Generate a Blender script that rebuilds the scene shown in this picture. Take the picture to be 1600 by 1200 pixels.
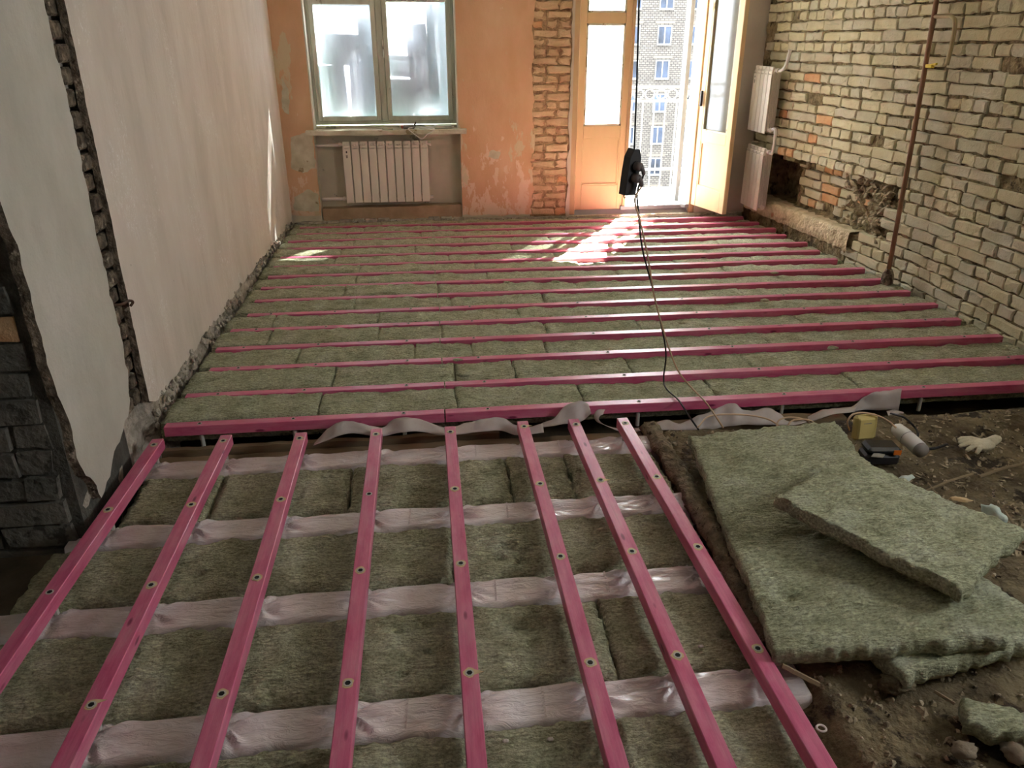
import bpy, bmesh, math, random
from mathutils import Vector, Matrix, noise
random.seed(7)
SC = bpy.context.scene
COL = SC.collection
for o in list(bpy.data.objects):
    bpy.data.objects.remove(o)

# ------------------------------------------------------------------ camera
H = 1.6                                            # eye height above the batten tops (z = 0)
RW = Matrix(((0.993726747, 0.046176797, -0.101857035),
             (-0.11183442, 0.40653323, -0.906765568),
             (-0.000463260, 0.912468321, 0.409147099)))
cam_d = bpy.data.cameras.new('camera')
cam_d.lens = 27.0; cam_d.sensor_width = 36.0; cam_d.clip_start = .05; cam_d.clip_end = 400
cam = bpy.data.objects.new('camera', cam_d); COL.objects.link(cam)
cam.matrix_world = Matrix.Translation((0, 0, H)) @ RW.to_4x4()
SC.camera = cam

# ------------------------------------------------------------------ sky, sun, exposure
SC.view_settings.view_transform = 'Standard'
SC.view_settings.look = 'None'
SC.view_settings.gamma = 1.0
SC.view_settings.use_curve_mapping = False
SC.view_settings.exposure = 4.25
world = bpy.data.worlds.new('sky'); SC.world = world; world.use_nodes = True
bg = world.node_tree.nodes['Background']
bg.inputs['Color'].default_value = (0.93, 0.97, 1.0, 1)
bg.inputs['Strength'].default_value = 1.0
sun_d = bpy.data.lights.new('sun', 'SUN'); sun_d.energy = 9.0; sun_d.angle = math.radians(.6); sun_d.color = (1, .95, .87)
sun = bpy.data.objects.new('sun', sun_d); COL.objects.link(sun)
sun.rotation_euler = Vector((-0.59, -1, -1.195)).to_track_quat('-Z', 'Y').to_euler()
sun.location = (12, 24, 26)
def portal(loc, sx, sy, dirn):
    d = bpy.data.lights.new('daylight_portal', 'AREA'); d.shape = 'RECTANGLE'; d.size = sx; d.size_y = sy
    d.cycles.is_portal = True
    o = bpy.data.objects.new('daylight_portal', d); COL.objects.link(o); o.location = loc
    o.rotation_euler = Vector(dirn).to_track_quat('-Z', 'Y').to_euler() if abs(dirn[1]) > .5 else (math.radians(90), 0, math.radians(90))
portal((-.32, 8.02, 1.62), 1.40, 1.60, (0, -1, 0))
portal((2.05, 8.02, 1.25), 1.30, 2.60, (0, -1, 0))
portal((3.72, 1.1, 1.83), 1.15, 1.05, (-1, 0, 0))  # portal for the unseen opening added to light the foreground
cy = SC.cycles
cy.max_bounces = 7; cy.diffuse_bounces = 5; cy.glossy_bounces = 3; cy.transparent_max_bounces = 10; cy.use_adaptive_sampling = True; cy.adaptive_threshold = .03; cy.use_denoising = True
cy.sample_clamp_indirect = 6.0; cy.caustics_reflective = False; cy.caustics_refractive = False

# ------------------------------------------------------------------ helpers
def ray(px, py):
    return RW @ Vector((px - 800.0, 600.0 - py, -1200.0))
def atY(px, py, Y):
    r = ray(px, py); return Vector((0, 0, H)) + r * (Y / r.y)
def atZ(px, py, z):
    r = ray(px, py); return Vector((0, 0, H)) + r * ((z - H) / r.z)
def nz(x, y, z, s=1.0):
    return noise.noise(Vector((x * s, y * s, z * s)))
def lerp(a, b, t): return a + (b - a) * t
def smooth01(t):
    t = max(0., min(1., t)); return t * t * (3 - 2 * t)

class MB:
    def __init__(s): s.v = []; s.f = []; s.m = []
    def add(s, vs, fs, mi=0):
        b = len(s.v); s.v += [tuple(v) for v in vs]
        for f in fs: s.f.append(tuple(i + b for i in f)); s.m.append(mi)
    def box(s, x0, x1, y0, y1, z0, z1, mi=0, M=None):
        vs = [Vector(p) for p in ((x0,y0,z0),(x1,y0,z0),(x1,y1,z0),(x0,y1,z0),(x0,y0,z1),(x1,y0,z1),(x1,y1,z1),(x0,y1,z1))]
        if M: vs = [M @ v for v in vs]
        s.add(vs, ((3,2,1,0),(4,5,6,7),(0,1,5,4),(1,2,6,5),(2,3,7,6),(3,0,4,7)), mi)
    def bbox(s, x0, x1, y0, y1, z0, z1, b=.004, mi=0, M=None):
        """box with chamfered edges"""
        bm = bmesh.new(); r = bmesh.ops.create_cube(bm, size=1)
        for v in bm.verts:
            v.co = ((v.co.x + .5) * (x1 - x0) + x0, (v.co.y + .5) * (y1 - y0) + y0, (v.co.z + .5) * (z1 - z0) + z0)
        bmesh.ops.bevel(bm, geom=bm.edges[:], offset=b, segments=1, affect='EDGES')
        bm.verts.index_update()
        s.add([(M @ v.co) if M else v.co for v in bm.verts], [[v.index for v in f.verts] for f in bm.faces], mi); bm.free()
    def tube(s, pts, r, n=8, mi=0, cap=True):
        pts = [Vector(p) for p in pts]; rs = r if isinstance(r, (list, tuple)) else [r] * len(pts)
        vs = []; fs = []; up = None
        for i, p in enumerate(pts):
            t = (pts[min(i + 1, len(pts) - 1)] - pts[max(i - 1, 0)]).normalized()
            if up is None:
                up = Vector((0, 0, 1)) if abs(t.z) < .9 else Vector((1, 0, 0))
            a = t.cross(up).normalized(); b = a.cross(t).normalized(); up = b
            for k in range(n):
                w = 2 * math.pi * k / n
                vs.append(p + (a * math.cos(w) + b * math.sin(w)) * rs[i])
        for i in range(len(pts) - 1):
            for k in range(n):
                k2 = (k + 1) % n
                fs.append((i * n + k, i * n + k2, (i + 1) * n + k2, (i + 1) * n + k))
        if cap:
            fs.append(tuple(range(n))[::-1]); e = (len(pts) - 1) * n; fs.append(tuple(e + k for k in range(n)))
        s.add(vs, fs, mi)
    def ring(s, c, ax, R, r, N=20, n=6, mi=0):
        ax = Vector(ax).normalized(); u = ax.orthogonal().normalized(); w = ax.cross(u)
        vs = []; fs = []
        for i in range(N):
            t = 2 * math.pi * i / N; d = u * math.cos(t) + w * math.sin(t)
            for k in range(n):
                q = 2 * math.pi * k / n
                vs.append(Vector(c) + d * (R + r * math.cos(q)) + ax * r * math.sin(q))
        for i in range(N):
            for k in range(n):
                fs.append((i*n+k, ((i+1)%N)*n+k, ((i+1)%N)*n+(k+1)%n, i*n+(k+1)%n))
        s.add(vs, fs, mi)
    def poly(s, pts, d, mi=0, side=None):
        """closed outline (list of 3-vectors) extruded by vector d"""
        n = len(pts); d = Vector(d); a = [Vector(p) for p in pts]
        s.add(a + [p + d for p in a], [tuple(range(n))[::-1], tuple(range(n, 2 * n))], mi)
        s.add(a + [p + d for p in a], [(i, (i + 1) % n, n + (i + 1) % n, n + i) for i in range(n)], mi if side is None else side)
    def build(s, name, mats, parent=None, smooth=False, world=True, fixn=True):
        me = bpy.data.meshes.new(name)
        if parent is not None and world:
            off = WL[parent.name]; vv = [Vector(v) - off for v in s.v]
        else:
            off = Vector((0, 0, 0)); vv = [Vector(v) for v in s.v]
        lo = Vector((min(v.x for v in vv), min(v.y for v in vv), min(v.z for v in vv)))
        hi = Vector((max(v.x for v in vv), max(v.y for v in vv), max(v.z for v in vv)))
        c = Vector(((lo.x + hi.x) / 2, (lo.y + hi.y) / 2, lo.z))
        me.from_pydata([tuple(v - c) for v in vv], [], s.f)
        if not isinstance(mats, (list, tuple)): mats = [mats]
        for m in mats: me.materials.append(m)
        if len(mats) > 1: me.polygons.foreach_set('material_index', s.m)
        if fixn:
            bm = bmesh.new(); bm.from_mesh(me); bmesh.ops.recalc_face_normals(bm, faces=bm.faces); bm.to_mesh(me); bm.free()
        if smooth: me.polygons.foreach_set('use_smooth', [True] * len(me.polygons))
        me.update()
        o = bpy.data.objects.new(name, me); COL.objects.link(o)
        o.location = c
        if parent is not None: o.parent = parent
        WL[o.name] = c + off
        return o
WL = {}
def tag(o, label=None, cat=None, group=None, kind=None):
    if label: o['label'] = label
    if cat: o['category'] = cat; o['kind'] = kind or 'thing'
    if group: o['group'] = group
    if kind: o['kind'] = kind
    return o
def empty(name, loc, rot=(0, 0, 0)):
    o = bpy.data.objects.new(name, None); COL.objects.link(o); o.location = loc; o.rotation_euler = rot
    o.empty_display_size = .1
    WL[o.name] = Vector(loc); return o
def struct(mb, name, mats, **k):
    o = mb.build(name, mats, **k); o['kind'] = 'structure'; return o
def cr(P, n=8):
    P = [Vector(p) for p in P]; Q = [P[0] * 2 - P[1]] + P + [P[-1] * 2 - P[-2]]; out = []
    for i in range(1, len(Q) - 2):
        for k in range(n):
            t = k / n; a, b, c, d = Q[i-1], Q[i], Q[i+1], Q[i+2]
            out.append(.5 * ((2*b) + (c-a)*t + (2*a-5*b+4*c-d)*t*t + (3*b-a-3*c+d)*t**3))
    return out + [P[-1]]
ORD = ['first','second','third','fourth','fifth','sixth','seventh','eighth','ninth','tenth','eleventh','twelfth','thirteenth','fourteenth','fifteenth','sixteenth']
def ragged(pts, amp, step, seed, flags=None):
    """subdivide a closed 2-D outline; edges whose flag is set get a broken, uneven line"""
    out = []; n = len(pts)
    for i in range(n):
        a = pts[i]; b = pts[(i + 1) % n]; f = 1 if flags is None else flags[i]
        L = math.dist(a, b); k = max(1, int(L / step)) if f else 1
        nx_, ny_ = (-(b[1]-a[1]) / L, (b[0]-a[0]) / L)
        for j in range(k):
            t = j / k; x = lerp(a[0], b[0], t); y = lerp(a[1], b[1], t)
            if f and j:
                d = amp * f * (nz(x, y, seed, 5) * 1.2 + nz(x, y, seed + 9, 17) * .9 + nz(x, y, seed + 5, 47) * .5)
                x += nx_ * d; y += ny_ * d
            out.append((x, y))
    return out

# ------------------------------------------------------------------ materials
def lin(r, g, b):
    f = lambda c: (c/255/12.92 if c <= 10 else ((c/255+.055)/1.055)**2.4)
    return (f(r), f(g), f(b), 1)
class NT:
    def __init__(s, name):
        s.m = bpy.data.materials.new(name); s.m.use_nodes = True; s.t = s.m.node_tree
        s.p = s.t.nodes['Principled BSDF']; s.out = s.t.nodes['Material Output']
    def n(s, typ, **kw):
        x = s.t.nodes.new(typ)
        for k, v in kw.items():
            if k.startswith('_'): setattr(x, k[1:], v)
            else: x.inputs[k.replace('__', ' ')].default_value = v
        return x
    def l(s, a, b): s.t.links.new(a, b)
    def pos(s, sc=(1, 1, 1), rot=(0, 0, 0)):
        g = s.n('ShaderNodeNewGeometry'); m = s.n('ShaderNodeMapping'); s.l(g.outputs['Position'], m.inputs['Vector'])
        m.inputs['Scale'].default_value = sc; m.inputs['Rotation'].default_value = rot; return m.outputs['Vector']
    def noise(s, vec, scale, detail=5, rough=.55, dist=0):
        x = s.n('ShaderNodeTexNoise', Scale=scale, Detail=detail, Roughness=rough, Distortion=dist); s.l(vec, x.inputs['Vector']); return x.outputs['Fac']
    def ramp(s, fac, stops):
        x = s.n('ShaderNodeValToRGB'); e = x.color_ramp.elements
        while len(e) < len(stops): e.new(.5)
        for i, (p, c) in enumerate(stops): e[i].position = p; e[i].color = c
        s.l(fac, x.inputs['Fac']); return x.outputs['Color']
    def mix(s, fac, a, b, mode='MIX'):
        x = s.n('ShaderNodeMix', _data_type='RGBA', _blend_type=mode)
        for v, i in ((fac, 0), (a, 6), (b, 7)):
            if hasattr(v, 'node'): s.l(v, x.inputs[i])
            else: x.inputs[i].default_value = v
        return x.outputs[2]
    def bump(s, h, strength=.5, dist=.01, prev=None):
        x = s.n('ShaderNodeBump', Strength=strength, Distance=dist); s.l(h, x.inputs['Height'])
        if prev is not None: s.l(prev, x.inputs['Normal'])
        return x.outputs['Normal']
    def math(s, op, a, b=0.0):
        x = s.n('ShaderNodeMath', _operation=op)
        for v, i in ((a, 0), (b, 1)):
            if hasattr(v, 'node'): s.l(v, x.inputs[i])
            else: x.inputs[i].default_value = v
        return x.outputs[0]
    def fin(s, col=None, nrm=None, rough=.8, metal=0., spec=.3):
        if col is not None:
            if hasattr(col, 'node'): s.l(col, s.p.inputs['Base Color'])
            else: s.p.inputs['Base Color'].default_value = col
        if nrm is not None: s.l(nrm, s.p.inputs['Normal'])
        if hasattr(rough, 'node'): s.l(rough, s.p.inputs['Roughness'])
        else: s.p.inputs['Roughness'].default_value = rough
        s.p.inputs['Metallic'].default_value = metal; s.p.inputs['Specular IOR Level'].default_value = spec
        return s.m
def simple(name, c1, c2=None, scale=6, rough=.7, bump=.25, bscale=60, bd=.004, stretch=(1,1,1), metal=0, spec=.3, c3=None, t3=.62, s3=4):
    t = NT(name); v = t.pos(stretch)
    col = t.ramp(t.noise(v, scale, 6), [(.35, c1), (.65, c2 or c1)])
    if c3: col = t.mix(t.ramp(t.noise(v, s3, 7, .65), [(t3, (0,0,0,1)), (t3 + .035, (1,1,1,1))]), col, c3)
    return t.fin(col, t.bump(t.noise(v, bscale, 4), bump, bd) if bump else None, rough, metal, spec)

# mineral wool: fibrous grey-green, with relief shading put into the colour
def wool_mat(name, a, b, c):
    t = NT(name); v = t.pos(); vx = t.pos((.45, 1.5, 1.5))
    f1 = t.noise(v, 9, 6, .6); f2 = t.noise(vx, 60, 6, .7, .6); f3 = t.noise(v, 160, 3, .6)
    col = t.ramp(f1, [(.3, a), (.5, b), (.72, c)])
    col = t.mix(.45, col, t.ramp(f2, [(.32, (.30,.28,.22,1)), (.60, (1.15,1.15,1.12,1))]), 'MULTIPLY')
    vo = t.n('ShaderNodeTexVoronoi', Scale=70.0); t.l(vx, vo.inputs['Vector'])
    col = t.mix(.4, col, t.ramp(vo.outputs['Distance'], [(.1, (1.1,1.1,1.08,1)), (.7, (.6,.58,.52,1))]), 'MULTIPLY')  # pits darkened in the colour, as shade between the fibres
    h = t.math('ADD', t.math('MULTIPLY', f2, .75), t.math('MULTIPLY', f3, .4))
    h = t.math('SUBTRACT', h, t.math('MULTIPLY', vo.outputs['Distance'], .4))
    col = t.mix(.6, col, t.ramp(t.noise(t.pos((.85, 1.1, 1.1)), 110, 4, .65), [(.36, (.42,.40,.34,1)), (.52, (1,1,1,1)), (.66, (1.3,1.3,1.28,1))]), 'MULTIPLY')  # finer dark pits and light fibres, painted to strengthen the relief shading
    return t.fin(col, t.bump(h, 1.0, .022), .95, 0, .1)
WOOL = wool_mat('mineral_wool', lin(184,186,154), lin(213,217,185), lin(229,233,210))
# pink stained timber
def pink_mat():
    t = NT('pink_stained_timber'); g = t.n('ShaderNodeTexCoord'); ob = g.outputs['Object']
    oi = t.n('ShaderNodeObjectInfo')
    mp = t.n('ShaderNodeMapping'); t.l(ob, mp.inputs['Vector']); mp.inputs['Scale'].default_value = (1.3, 30, 30)
    cb = t.n('ShaderNodeCombineXYZ'); t.l(t.math('MULTIPLY', oi.outputs['Random'], 37), cb.inputs['X']); t.l(cb.outputs[0], mp.inputs['Location'])
    mp2 = t.n('ShaderNodeMapping'); t.l(ob, mp2.inputs['Vector']); mp2.inputs['Scale'].default_value = (3, 9, 9); t.l(cb.outputs[0], mp2.inputs['Location'])
    grain = t.noise(mp.outputs[0], 2.2, 7, .65); blot = t.noise(mp2.outputs[0], 2.2, 6, .65)
    col = t.ramp(blot, [(.22, lin(192,66,110)), (.45, lin(210,100,138)), (.62, lin(216,124,152)), (.8, lin(208,150,160))])
    col = t.mix(.45, col, t.ramp(grain, [(.3, (.62,.45,.52,1)), (.55, (1,1,1,1))]), 'MULTIPLY')
    knot = t.n('ShaderNodeTexVoronoi', Scale=1.0, Randomness=1.0); mp3 = t.n('ShaderNodeMapping'); t.l(ob, mp3.inputs['Vector']); mp3.inputs['Scale'].default_value = (5, 16, 16); t.l(cb.outputs[0], mp3.inputs['Location']); t.l(mp3.outputs[0], knot.inputs['Vector'])
    col = t.mix(t.ramp(knot.outputs['Distance'], [(.07, (1,1,1,1)), (.13, (0,0,0,1))]), col, lin(130,24,72))
    t.p.inputs['Coat Weight'].default_value = .35; t.p.inputs['Coat Roughness'].default_value = .3
    return t.fin(col, t.bump(grain, .35, .003), .42, 0, .5)
PINK = pink_mat()
# film over the old beams: pinkish, slightly glossy
def film_mat():
    t = NT('vapour_film'); v = t.pos((1, 1, 1))
    col = t.ramp(t.noise(v, 7, 5), [(.3, lin(214,200,194)), (.55, lin(234,226,224)), (.75, lin(240,236,238))])
    n = t.bump(t.noise(t.pos((.7, 2.2, 1)), 22, 5, .6, .9), .7, .016)
    t.p.inputs['Coat Weight'].default_value = .6; t.p.inputs['Coat Roughness'].default_value = .15
    return t.fin(col, n, .3, 0, .6)
FILM = film_mat()
def film2_mat():
    t = NT('white_membrane'); v = t.pos()
    col = t.ramp(t.noise(v, 12, 4), [(.3, lin(206,194,188)), (.7, lin(230,224,224))])
    t.fin(col, t.bump(t.noise(v, 60, 3), .2, .004), .5, 0, .4)
    tr = t.n('ShaderNodeBsdfTranslucent'); tr.inputs['Color'].default_value = lin(225,210,200)
    mx = t.n('ShaderNodeMixShader', Fac=.3); t.l(t.p.outputs[0], mx.inputs[1]); t.l(tr.outputs[0], mx.inputs[2]); t.l(mx.outputs[0], t.out.inputs[0])
    return t.m
MEMB = film2_mat()
def plaster_grey():
    t = NT('skim_plaster'); v = t.pos(); vs = t.pos((1, 1.6, .5))
    col = t.ramp(t.noise(vs, 2.2, 7, .6), [(.3, lin(204,197,185)), (.5, lin(216,208,197)), (.7, lin(224,218,208))])
    scuff = t.math('MULTIPLY', t.ramp(t.noise(t.pos((1, 1.5, 1)), 46, 6, .8, 1.2), [(.54, (0,0,0,1)), (.60, (1,1,1,1))]), t.ramp(t.noise(t.pos((1, 1.5, .8)), 2.6, 4, .6), [(.52, (0,0,0,1)), (.62, (.8,.8,.8,1))]))
    col = t.mix(scuff, col, lin(246,245,242))
    col = t.mix(t.ramp(t.noise(t.pos((1, 2.2, .35)), 9, 6, .7), [(.58, (0,0,0,1)), (.70, (.45,.45,.45,1))]), col, lin(196,184,168))
    col = t.mix(t.ramp(t.noise(v, 42, 2, .5), [(.19, (.8,.8,.8,1)), (.22, (0,0,0,1))]), col, lin(120,108,92))
    return t.fin(col, t.bump(t.noise(v, 55, 5, .6), .22, .006, t.bump(t.noise(vs, 5, 5), .3, .02)), .8, 0, .25)
PLASTER = plaster_grey()
def plaster_near():
    t = NT('cement_plaster'); v = t.pos(); vs = t.pos((1, 1.2, .6))
    col = t.ramp(t.noise(vs, 3.0, 7, .6), [(.3, lin(178,176,163)), (.55, lin(196,194,182)), (.75, lin(208,205,196))])
    return t.fin(col, t.bump(t.noise(v, 40, 6, .65), .35, .008, t.bump(t.noise(v, 7, 5), .3, .02)), .85, 0, .2)
PLASTER2 = plaster_near()
CORE = simple('broken_masonry', lin(84,74,62), lin(150,136,116), 26, .95, 1.0, 55, .02, c3=lin(178,166,146), t3=.6, s3=16)
CORE2 = simple('crumbled_plaster_edge', lin(164,156,140), lin(206,198,184), 22, .95, 1.0, 48, .02, c3=lin(120,110,94), t3=.62, s3=20)
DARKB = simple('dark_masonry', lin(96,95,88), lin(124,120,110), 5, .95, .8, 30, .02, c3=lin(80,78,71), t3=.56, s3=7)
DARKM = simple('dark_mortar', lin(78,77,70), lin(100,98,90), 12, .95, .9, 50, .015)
def peach():
    t = NT('peeling_peach_paint'); v = t.pos(); vs = t.pos((1.4, 1, .7))
    col = t.ramp(t.noise(vs, 3, 6), [(.3, lin(214,170,132)), (.55, lin(222,182,146)), (.75, lin(228,192,160))])
    # peeled pale patches, more of them low on the wall (the lower coat is flaking)
    g = t.n('ShaderNodeSeparateXYZ'); t.l(v, g.inputs[0])
    mr = t.n('ShaderNodeMapRange'); t.l(g.outputs['Z'], mr.inputs[0]); mr.inputs[1].default_value = 0.0; mr.inputs[2].default_value = 1.1; mr.inputs[3].default_value = .10; mr.inputs[4].default_value = -.10
    f = t.math('ADD', t.noise(vs, 6.5, 9, .68, .3), mr.outputs[0])
    col = t.mix(t.ramp(f, [(.555, (0,0,0,1)), (.585, (1,1,1,1))]), col, lin(232,206,182))
    f2 = t.noise(vs, 2.2, 7, .6)
    col = t.mix(t.ramp(f2, [(.575, (0,0,0,1)), (.595, (.8,.8,.8,1))]), col, lin(216,204,172))
    return t.fin(col, t.bump(f, .6, .012, t.bump(t.noise(v, 60, 5), .25, .005)), .75, 0, .3)
PEACH = peach()
NICHE = simple('niche_plaster', lin(206,200,180), lin(222,214,196), 4, .85, .3, 40, .006, c3=lin(150,142,124), t3=.6, s3=5)
GREYW = simple('reveal_plaster', lin(186,176,158), lin(198,190,174), 3, .85, .15, 40, .004)
def brick_mat(name, a, b, c, spots=None):
    t = NT(name); v = t.pos(); f = t.noise(v, 4.5, 6, .6)
    col = t.ramp(f, [(.3, a), (.5, b), (.7, c)])
    if spots: col = t.mix(t.ramp(t.noise(v, 9, 7, .7), [(.66, (0,0,0,1)), (.70, (.85,.85,.85,1))]), col, spots)
    h = t.math('ADD', t.noise(v, 34, 6, .7), t.math('MULTIPLY', t.noise(v, 110, 3), .4))
    return t.fin(col, t.bump(h, .8, .012), .9, 0, .15)
BRICK = brick_mat('limewashed_brick', lin(196,188,152), lin(210,203,168), lin(220,215,188), lin(192,176,142))
BRICK2 = brick_mat('grey_limewashed_brick', lin(188,181,152), lin(202,197,170), lin(213,210,190))
BRICKO = brick_mat('orange_brick', lin(200,140,100), lin(216,168,124), lin(224,196,154), lin(216,200,168))
BRICKT = brick_mat('tan_brick', lin(190,160,124), lin(212,184,146), lin(226,204,170), lin(172,120,92))
MORT = simple('old_mortar', lin(112,98,70), lin(160,146,112), 18, .95, 1.0, 45, .02, c3=lin(80,68,48), t3=.58, s3=11)
MORTT = simple('brown_mortar', lin(150,122,92), lin(200,170,132), 22, .95, 1.0, 60, .02)
RUBW = simple('broken_wall_rubble', lin(140,126,98), lin(196,184,152), 24, .95, 1.0, 40, .03, c3=lin(110,92,70), t3=.6, s3=14)
LEDGE = simple('rough_ledge_plaster', lin(190,176,140), lin(226,212,178), 14, .95, 1.0, 26, .035, c3=lin(190,140,106), t3=.64, s3=8)
RAD = simple('white_enamel', lin(232,226,214), None, 3, .35, 0, spec=.5)
RADD = simple('radiator_shadow_gap', lin(120,112,104), None, 3, .6, 0)
DARK = simple('black_plastic', lin(30,30,34), lin(38,38,42), 5, .45, .1, 80, .001, spec=.5)
BLACKCORD = simple('dark_cord', lin(42,40,40), None, 5, .5, 0)
WINP = simple('weathered_grey_green_paint', lin(186,190,174), lin(210,214,200), 12, .6, .4, 60, .004, (1,1,.25), c3=lin(132,124,106), t3=.64, s3=9)
WINB = simple('pale_blue_paint', lin(168,208,216), lin(190,222,226), 6, .6, .2, 50, .003)
SILLM = simple('chipped_sill_paint', lin(196,190,164), lin(222,218,198), 9, .7, .4, 50, .005, c3=lin(158,142,108), t3=.6, s3=7)
DOORM = simple('cream_door_paint', lin(214,186,142), lin(224,198,154), 4, .5, .1, 40, .002, (1,1,.3), spec=.4)
DOORW = simple('white_door_paint', lin(136,141,146), lin(150,155,160), 4, .5, .1, 40, .002)
FRAMEM = simple('brown_cream_frame_paint', lin(176,150,116), lin(198,170,130), 7, .6, .2, 40, .003, (1,1,.3))
def glass(name, tint, tr, trans_col, gl=.06):
    t = NT(name); t.t.nodes.remove(t.p)
    a = t.n('ShaderNodeBsdfTransparent'); a.inputs[0].default_value = tint
    v = t.pos((1, 1, 1)); f = t.noise(t.pos((1.6, 1, .55)), 2.6, 6, .6)
    b = t.n('ShaderNodeBsdfTranslucent'); b.inputs[0].default_value = trans_col
    d = t.n('ShaderNodeBsdfDiffuse'); d.inputs[0].default_value = trans_col
    m0 = t.n('ShaderNodeMixShader', Fac=.35); t.l(b.outputs[0], m0.inputs[1]); t.l(d.outputs[0], m0.inputs[2])
    m1 = t.n('ShaderNodeMixShader')
    fr = t.n('ShaderNodeMapRange'); t.l(f, fr.inputs[0]); fr.inputs[1].default_value = .35; fr.inputs[2].default_value = .65; fr.inputs[3].default_value = max(0, tr - .12); fr.inputs[4].default_value = min(1, tr + .12)
    t.l(fr.outputs[0], m1.inputs[0]); t.l(a.outputs[0], m1.inputs[1]); t.l(m0.outputs[0], m1.inputs[2])
    g = t.n('ShaderNodeBsdfGlossy', Roughness=.08); m2 = t.n('ShaderNodeMixShader', Fac=gl)
    t.l(m1.outputs[0], m2.inputs[1]); t.l(g.outputs[0], m2.inputs[2]); t.l(m2.outputs[0], t.out.inputs[0]); return t.m
DUSTY = glass('dust_coated_glass', (1,1,1,1), .72, (.60,.61,.66,1))
CLEAR = glass('thin_dirty_glass', (.92,.95,.97,1), .13, (.30,.32,.34,1), .06)
WOODO = simple('old_brown_timber', lin(118,102,78), lin(154,136,108), 9, .85, .5, 50, .006, (.25,1,1))
WOODR = simple('bare_wood_chip', lin(222,200,160), lin(206,178,132), 30, .8, .2, 90, .002)
STUD = simple('grey_plastic_screw', lin(196,194,184), None, 5, .5, 0)
SOCKET_SHADE = simple('screw_socket_shade', lin(28,26,24), None, 5, .8, 0)  # dark colour stands in for the shade inside a recessed socket
SOIL = simple('dry_soil', lin(92,80,60), lin(136,122,94), 7, .97, 1.0, 45, .02, c3=lin(64,54,42), t3=.55, s3=5)
SOIL2 = simple('clinker_grit', lin(120,106,84), lin(196,180,152), 40, .97, .6, 60, .01, c3=lin(70,58,46), t3=.56, s3=18)
SUB = simple('dirty_subfloor', lin(74,66,52), lin(100,90,72), 5, .97, .8, 35, .01)
CEIL = simple('white_ceiling', lin(232,230,224), None, 2, .9, .1, 20, .003)
RWALL = simple('rear_wall_plaster', lin(206,200,188), lin(216,210,198), 2, .9, .1, 20, .003)
PIPEM = simple('brown_painted_pipe', lin(136,100,76), lin(158,120,92), 6, .5, .2, 40, .003, spec=.4)
YEL = simple('yellow_handle_paint', lin(226,206,70), None, 5, .5, 0)
CREAMP = simple('cream_plastic', lin(206,188,120), lin(214,196,130), 4, .5, .05, 50, .001, spec=.4)
WHITEP = simple('white_plastic', lin(228,226,220), lin(218,214,206), 5, .45, .05, 50, .001, spec=.4)
GREYP = simple('grey_plastic', lin(140,134,130), None, 5, .5, 0)
ORANGEP = simple('orange_plastic', lin(226,120,40), None, 5, .5, 0)
WIRE = simple('beige_wire', lin(206,176,146), None, 5, .5, 0)
KNIT = simple('knitted_cotton', lin(206,196,168), lin(224,216,192), 14, .95, .9, 120, .006)
FROTH = simple('pale_foam_scrap', lin(196,214,204), lin(216,226,218), 14, .9, .8, 60, .006)
STEELP = simple('white_painted_steel', lin(126,126,124), lin(112,111,108), 6, .6, .1, 30, .002)
CONC = simple('balcony_concrete', lin(150,148,144), lin(168,166,160), 6, .9, .4, 30, .006)
def facade():
    t = NT('silicate_brick_facade'); v = t.pos((1, 1, 1), (math.radians(90), 0, 0))
    b = t.n('ShaderNodeTexBrick', Scale=1.0); t.l(v, b.inputs['Vector'])
    b.inputs['Color1'].default_value = lin(88,85,80); b.inputs['Color2'].default_value = lin(76,73,70); b.inputs['Mortar'].default_value = lin(44,43,42)
    b.inputs['Mortar Size'].default_value = .022; b.inputs['Brick Width'].default_value = .36; b.inputs['Row Height'].default_value = .17
    return t.fin(b.outputs['Color'], None, .9, 0, .1)
FACADE = facade()
BWIN = simple('white_window_frame', lin(118,122,122), None, 3, .5, 0)
BPANE = simple('reflecting_pane', lin(34,37,42), lin(62,72,90), .35, .5, 0, spec=.1)
LINT = simple('grey_lintel', lin(84,80,74), None, 3, .9, 0)
GROUND = simple('yard_asphalt', lin(70,68,64), lin(84,82,78), .5, .95, 0)

# ------------------------------------------------------------------ room shell
XL = -1.27; YB = 7.55; ZC = 2.75; YR = -3.6; XLN = -3.3; YC = 2.53
def Xw(Y):
    return 3.41 if Y <= 5.0 else lerp(3.41, 3.215, min(1.08, (Y - 5.0) / 2.6))
m = MB(); m.box(XLN - .3, 3.9, YR - .3, 8.0, -.42, -.24); struct(m, 'floor', SUB)
m = MB(); m.box(XLN - .3, 3.9, YR - .3, 8.05, ZC, ZC + .2); struct(m, 'ceiling', CEIL)
# rear wall of the near room (an unseen opening added in the right-hand wall lights the foreground)
m = MB(); m.box(XLN - .3, 3.9, YR - .25, YR, -.24, ZC)
struct(m, 'wall_rear', RWALL)
m = MB(); m.box(XLN - .3, XLN, YR, YC, -.24, ZC); struct(m, 'wall_near_left', RWALL)

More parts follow.
